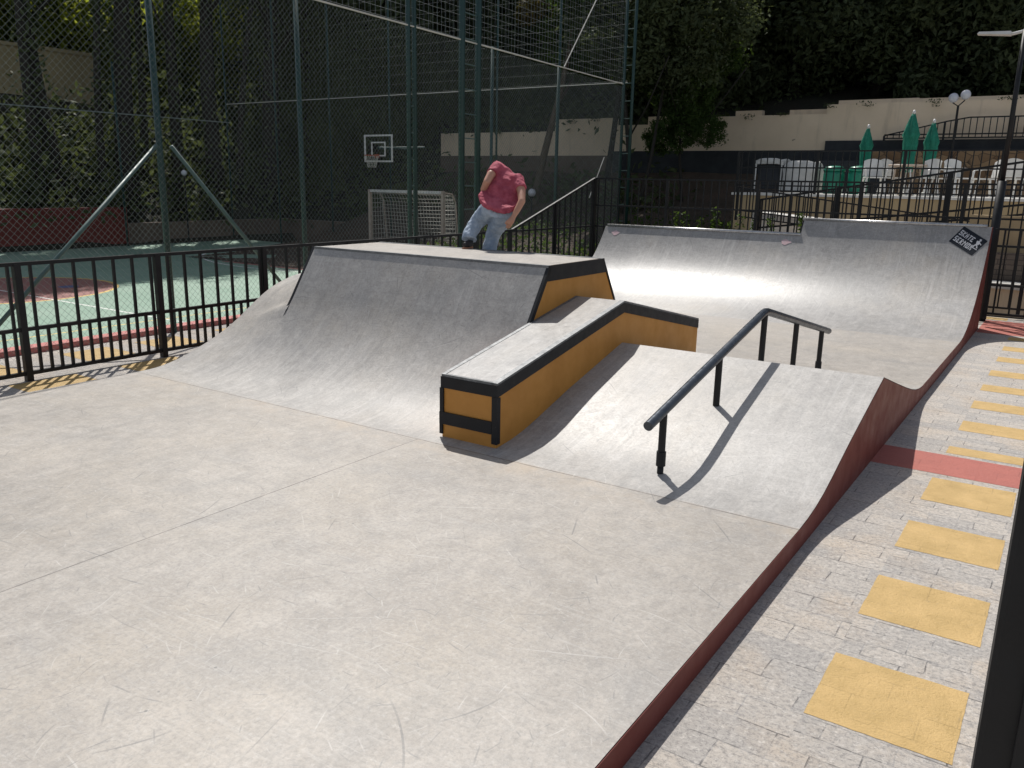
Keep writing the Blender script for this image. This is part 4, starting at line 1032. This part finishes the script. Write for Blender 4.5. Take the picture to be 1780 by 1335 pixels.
for i in range(8):
    x = -41+random.uniform(-2, 2); y = 9+i*4.0
    tree(x, y, 5.3, 3.5, .12, 'pale green tree far behind the left slope, %s from the left' % ords[i], 'far trees behind the left slope', [(0, 0, 1.8, 1.3, CM[i % 2]), (0, 1, 3.2, 1.0, CM[(i+1) % 2])], limbs=1)
# dense trees behind the end wall (middle of the picture)
for i, (x, y) in enumerate(((-31.0, 29), (-28.5, 28.5), (-25.6, 27.2), (-24, 30.2), (-30, 31.5), (-27, 32), (-21.5, 31.3), (-35, 31), (-33, 34.5))):
    tree(x, y, hill_z(x, y), 9, .26, 'dense shaded tree behind the brown end wall, number %s along the slope' % ords[i], 'shaded trees behind the end wall', [(0, 0, 2.6, 1.0, CR[i % 3]), (.5, .2, 6.3, 1.1, CR[(i+1) % 3]), (0, 0, 9.3, 1.0, CR[(i+2) % 3])], limbs=1)
# leaning trunks in front of the beige wall
tree(-15.75, 24.6, .8, 6.2, .15, 'leaning brown trunk in front of the beige wall seen through the fence', None, [(1.2, .5, 6.6, .8, CM[0])], (1.1, .3), 'bark_light', 1)
tree(-12.1, 24.3, 1.0, 5.0, .09, 'thin dark upright trunk beside the corner post', None, [(.2, .5, 5.6, .7, CR[0])], (-.25, .2), 'bark', 1)
tree(-11.95, 24.5, 1.0, 5.0, .07, 'thin slanting trunk beside the corner post', None, [(1.0, .5, 6.0, .7, CR[1])], (1.1, .2), 'bark', 1)
o = leaf_cloud(4200, 30, 1.25, 1.0, 1.2, .05, .10, (.25, .55)).build('crown', M['leaf_mid']); CS = o.data; bpy.data.objects.remove(o)
tree(-10.9, 25.6, 1.3, 3.4, .06, 'small round-topped tree in front of the beige wall', None, [(-.75, 0, 2.15, .50, CS), (0, -.1, 2.35, .62, CS), (.85, 0, 2.35, .52, CS), (.15, .1, 3.35, .75, CS), (-.6, .2, 3.9, .75, CS), (.5, .3, 4.7, .9, CS)], (.15, 0), 'bark', 3, 'small_tree')
# autumn-tinted tree at the fence corner, top
tree(-14.0, 26.5, 1.2, 7, .12, 'tree with dry orange-tinted leaves near the corner post', None, [(.9, 0, 6.6, .85, CDr), (-.6, 0, 5.9, .8, CM[0]), (-2.0, 0, 7.2, .9, CDr), (1.4, 0, 8.0, .8, CLt)], (.5, 0), 'bark', 2)
# undergrowth
random.seed(5)
ug = MB()
def leafat(b, p, s_):
    d = Vector((random.gauss(0, 1), random.gauss(0, 1), random.gauss(0, .8))).normalized(); e = d.cross(Vector((random.gauss(0, 1), random.gauss(0, 1), random.gauss(0, 1)))).normalized()
    b.poly([p-d*s_, p+e*s_*.45, p+d*s_, p-e*s_*.45])
for q in range(1500):
    if random.random() < .6: x, y = random.uniform(-31.5, -27.4), random.uniform(2, 30)
    else: x, y = random.uniform(-34, -11), random.uniform(24.3, 32)
    z = hill_z(x, y)
    if z < 0: z = 1.0
    r_ = random.uniform(.25, .75)
    for k in range(22): leafat(ug, Vector((x+random.gauss(0, r_), y+random.gauss(0, r_), z+abs(random.gauss(0, r_*1.1)))), random.uniform(.08, .2))
o = ug.build('undergrowth', M['leaf_dark']); tag(o, 'dark undergrowth covering the shaded slopes', 'undergrowth', kind='stuff')
gr = MB()
for q in range(5200):
    x, y = random.uniform(-11.3, -7.9), random.uniform(12, 24)
    if x > fx(y)+1.05 and y < 15: continue
    if x > fx(y)+1.6: continue
    leafat(gr, Vector((x, y, random.uniform(0.02, .22))), random.uniform(.03, .08))
for q in range(2500):
    x, y = random.uniform(-15, -7.6), random.uniform(15.4, 26); leafat(gr, Vector((x, y, random.uniform(0.02, .25)+max(0, (y-17)*.12))), random.uniform(.04, .12))
o = gr.build('grass_cover', M['leaf_mid']); tag(o, 'green ground cover beside the court fence', 'ground cover', kind='stuff')
vn = MB()      # creepers hanging over the wall
for q in range(16):
    x = random.uniform(-20, 4); L = random.uniform(.05, .22)
    for k in range(40): leafat(vn, Vector((x+random.gauss(0, .12), 27.9-random.random()*.12, (4.52 if x > -7.1 else 4.25 if x > -10.7 else 4.05 if x > -14.5 else 4.3)-L*random.random())), random.uniform(.025, .05))
o = vn.build('creeper', M['leaf_dark']); tag(o, 'creeper leaves hanging over the top of the beige wall', 'creeper', kind='stuff')

# ------------------------------------------------------------------ skater
def skin_obj(name, pts, edges, radii, mat, parent, sub=2, root=0, disp=0):
    me = bpy.data.meshes.new(name); me.from_pydata([tuple(p) for p in pts], edges, []); me.update()
    o = bpy.data.objects.new(name, me); col.objects.link(o)
    sk_ = o.modifiers.new('skin', 'SKIN'); sk_.use_smooth_shade = True
    for i, v in enumerate(me.skin_vertices[0].data): v.radius = radii[i] if isinstance(radii[i], tuple) else (radii[i], radii[i]); v.use_root = (i == root)
    sm = o.modifiers.new('sub', 'SUBSURF'); sm.levels = sub; sm.render_levels = sub
    if disp:
        tx = bpy.data.textures.new(name+'_folds', 'CLOUDS'); tx.noise_scale = .07
        dm = o.modifiers.new('folds', 'DISPLACE'); dm.texture = tx; dm.strength = disp; dm.mid_level = .5; dm.texture_coords = 'GLOBAL'
    dg = bpy.context.evaluated_depsgraph_get(); m2 = bpy.data.meshes.new_from_object(o.evaluated_get(dg))
    m2.materials.clear(); m2.materials.append(mat)
    for p in m2.polygons: p.use_smooth = True
    bpy.data.objects.remove(o)
    o2 = bpy.data.objects.new(name, m2); col.objects.link(o2)
    if parent: o2.parent = parent; o2.matrix_parent_inverse = parent.matrix_world.inverted()
    return o2
def ell(b, secs, n=18):
    """loft of ellipses: (centre, half-width vector, half-depth vector)"""
    i0 = len(b.v)
    for c, u, w in secs:
        for j in range(n):
            t = 2*math.pi*j/n; b.v.append(tuple(c+u*math.cos(t)+w*math.sin(t)))
    for k in range(len(secs)-1):
        for j in range(n): b.f.append((i0+k*n+j, i0+k*n+(j+1) % n, i0+(k+1)*n+(j+1) % n, i0+(k+1)*n+j))
    b.f.append(tuple(i0+j for j in reversed(range(n)))); e = i0+(len(secs)-1)*n; b.f.append(tuple(e+j for j in range(n)))
def fuse(b, name, mat, parent, voxel=.009, disp=0, sm=4, scale=.07):
    o = b.build(name, mat)
    r_ = o.modifiers.new('r', 'REMESH'); r_.mode = 'VOXEL'; r_.voxel_size = voxel; r_.use_smooth_shade = True
    q = o.modifiers.new('s', 'SMOOTH'); q.iterations = sm; q.factor = .6
    if disp:
        tx = bpy.data.textures.new(name+'_folds', 'CLOUDS'); tx.noise_scale = scale
        dm = o.modifiers.new('folds', 'DISPLACE'); dm.texture = tx; dm.strength = disp; dm.mid_level = .5; dm.texture_coords = 'GLOBAL'
    dg = bpy.context.evaluated_depsgraph_get(); m2 = bpy.data.meshes.new_from_object(o.evaluated_get(dg))
    m2.materials.clear(); m2.materials.append(mat)
    for p in m2.polygons: p.use_smooth = True
    bpy.data.objects.remove(o); o2 = bpy.data.objects.new(name, m2); col.objects.link(o2)
    if parent: o2.parent = parent; o2.matrix_parent_inverse = parent.matrix_world.inverted()
    return o2
V = Vector
# spine frames: centre, half width, half depth
T0 = (V((-4.905, 7.04, 1.70)), V((.165, 0, -.075)), V((.03, .12, .05)))
T1 = (V((-4.899, 7.05, 1.735)), V((.172, 0, -.078)), V((.03, .115, .05)))
T2 = (V((-4.925, 7.12, 1.85)), V((.165, 0, -.08)), V((.03, .105, .03)))
T3 = (V((-4.950, 7.22, 1.985)), V((.182, 0, -.09)), V((.03, .09, -.05)))
T4 = (V((-4.985, 7.31, 2.055)), V((.150, 0, -.085)), V((.02, .06, -.07)))
T5 = (V((-4.995, 7.40, 2.035)), V((.085, 0, -.05)), V((.02, .05, -.05)))
sc = lambda S_, k: (S_[0], S_[1]*k, S_[2]*k)
Larm = [V((-5.05, 7.19, 2.09)), V((-5.035, 7.07, 2.02)), V((-5.035, 7.0, 1.945)), V((-5.09, 7.02, 1.87)), V((-5.125, 7.09, 1.81)), V((-5.12, 7.16, 1.78))]
Rarm = [V((-4.815, 7.23, 1.975)), V((-4.715, 7.15, 1.86)), V((-4.655, 7.07, 1.765)), V((-4.675, 7.02, 1.68)), V((-4.695, 6.99, 1.618))]
Rha = V((-4.712, 6.97, 1.574)); hd = V((-5.09, 7.52, 1.945))
bb = MB()
ell(bb, [sc(T0, .8), sc(T2, .82), sc(T3, .80), sc(T4, .74)])
bb.tube([T3[0]+V((0, .04, -.02)), T5[0]+V((0, .03, -.05)), hd], [.055, .048, .05], 12)
bb.sphere(hd+V((-.005, .03, -.03)), .098, 18, 12, (.86, 1.0, 1.08))
bb.sphere(hd+V((0, .10, -.09)), .045, 10, 8)                      # jaw and nose, turned away
bb.sphere(hd+V((.085, .02, -.04)), .022, 8, 6, (.5, 1, 1.4)); bb.sphere(hd+V((-.09, .02, -.02)), .022, 8, 6, (.5, 1, 1.4))
bb.tube(Larm, [.048, .044, .038, .032, .024, .028], 12)
bb.tube(Rarm, [.050, .044, .037, .032, .024], 12)
bb.tube([Rarm[-1], Rha, Rha+V((-.022, 0, -.03))], [.024, .034, .030], 12)
for dx, dy, L in ((-.024, 0, .052), (-.009, .008, .060), (.006, .010, .056), (.019, .006, .045)):
    p = Rha+V((dx-.018, dy, -.028)); q = p+V((-.010, .004, -L*.5)); bb.tube([p, q, q+V((-.018, .008, -L*.35))], [.0105, .0095, .008], 8)
bb.tube([Rha+V((-.015, -.012, .01)), Rha+V((-.045, -.016, -.008)), Rha+V((-.060, -.014, -.032))], [.013, .011, .009], 8)
me_root = fuse(bb, 'person', M['skin'], None, .007, 0, 2)
tag(me_root, 'skateboarder crouching on the deck, seen from behind, in a maroon t-shirt and blue jeans', 'person')
sh = MB()
ell(sh, [(T1[0]+V((.0, -.02, .02)), T1[1]*1.12, T1[2]*1.45), (T1[0]+V((-.005, -.02, .07)), T1[1]*1.10, T1[2]*1.5), sc(T2, 1.06), T3, T4, sc(T5, 1.15)])
sh.tube([T3[0]+V((-.06, .02, .05)), Larm[0], Larm[0].lerp(Larm[1], .85)], [.075, .066, .060], 14)
sh.tube([T3[0]+V((.06, .02, -.02)), Rarm[0], Rarm[0].lerp(Rarm[1], .8)], [.078, .066, .060], 14)
fuse(sh, 'shirt', M['shirt'], me_root, .007, .026, 3, .07)
LL = [V((-4.985, 7.04, 1.700)), V((-5.075, 7.08, 1.650)), V((-5.165, 7.11, 1.600)), V((-5.225, 7.11, 1.550)), V((-5.245, 7.07, 1.49)), V((-5.25, 7.01, 1.42)), V((-5.235, 6.98, 1.36))]
RL = [V((-4.835, 7.06, 1.670)), V((-4.905, 7.10, 1.600)), V((-4.985, 7.15, 1.53)), V((-5.055, 7.18, 1.465)), V((-5.085, 7.18, 1.39)), V((-5.10, 7.16, 1.30)), V((-5.105, 7.14, 1.18)), V((-5.12, 7.15, 1.09))]
je = MB()
ell(je, [(V((-4.91, 7.07, 1.79)), V((.118, 0, -.052)), V((.02, .07, .04))), (V((-4.905, 7.03, 1.72)), V((.165, 0, -.072)), V((.03, .115, .05))), (V((-4.915, 7.03, 1.665)), V((.155, 0, -.06)), V((.03, .115, .05)))])
je.tube(LL, [.105, .100, .092, .080, .073, .072, .078], 16)
je.tube(RL, [.108, .104, .095, .084, .077, .074, .076, .078], 16)
fuse(je, 'jeans', M['jeans'], me_root, .008, .022, 2, .06)
ha = MB(); ha.sphere(hd+V((-.005, .012, .004)), .104, 18, 12, (.9, 1.0, .98)); fuse(ha, 'hair', M['hair'], me_root, .008, .02, 1, .03)
for an, d in ((V((-5.225, 6.975, 1.325)), V((.0, -.05, -.008))), (V((-5.13, 7.16, 1.045)), V((-.06, .12, -.03)))):
    sb2 = MB(); sb2.tube([an+V((0, 0, .03)), an, an+d, an+d*1.9], [.036, .042, .038, .026], 12)
    so_ = fuse(sb2, 'shoe', M['shoe'], me_root, .008, 0, 2)
    MB().tube([an-d*.5+V((0, 0, -.045)), an+d*1.0+V((0, 0, -.045)), an+d*2.2+V((0, 0, -.035))], [.026, .03, .02], 8).build('sole', M['sole'], so_, True)
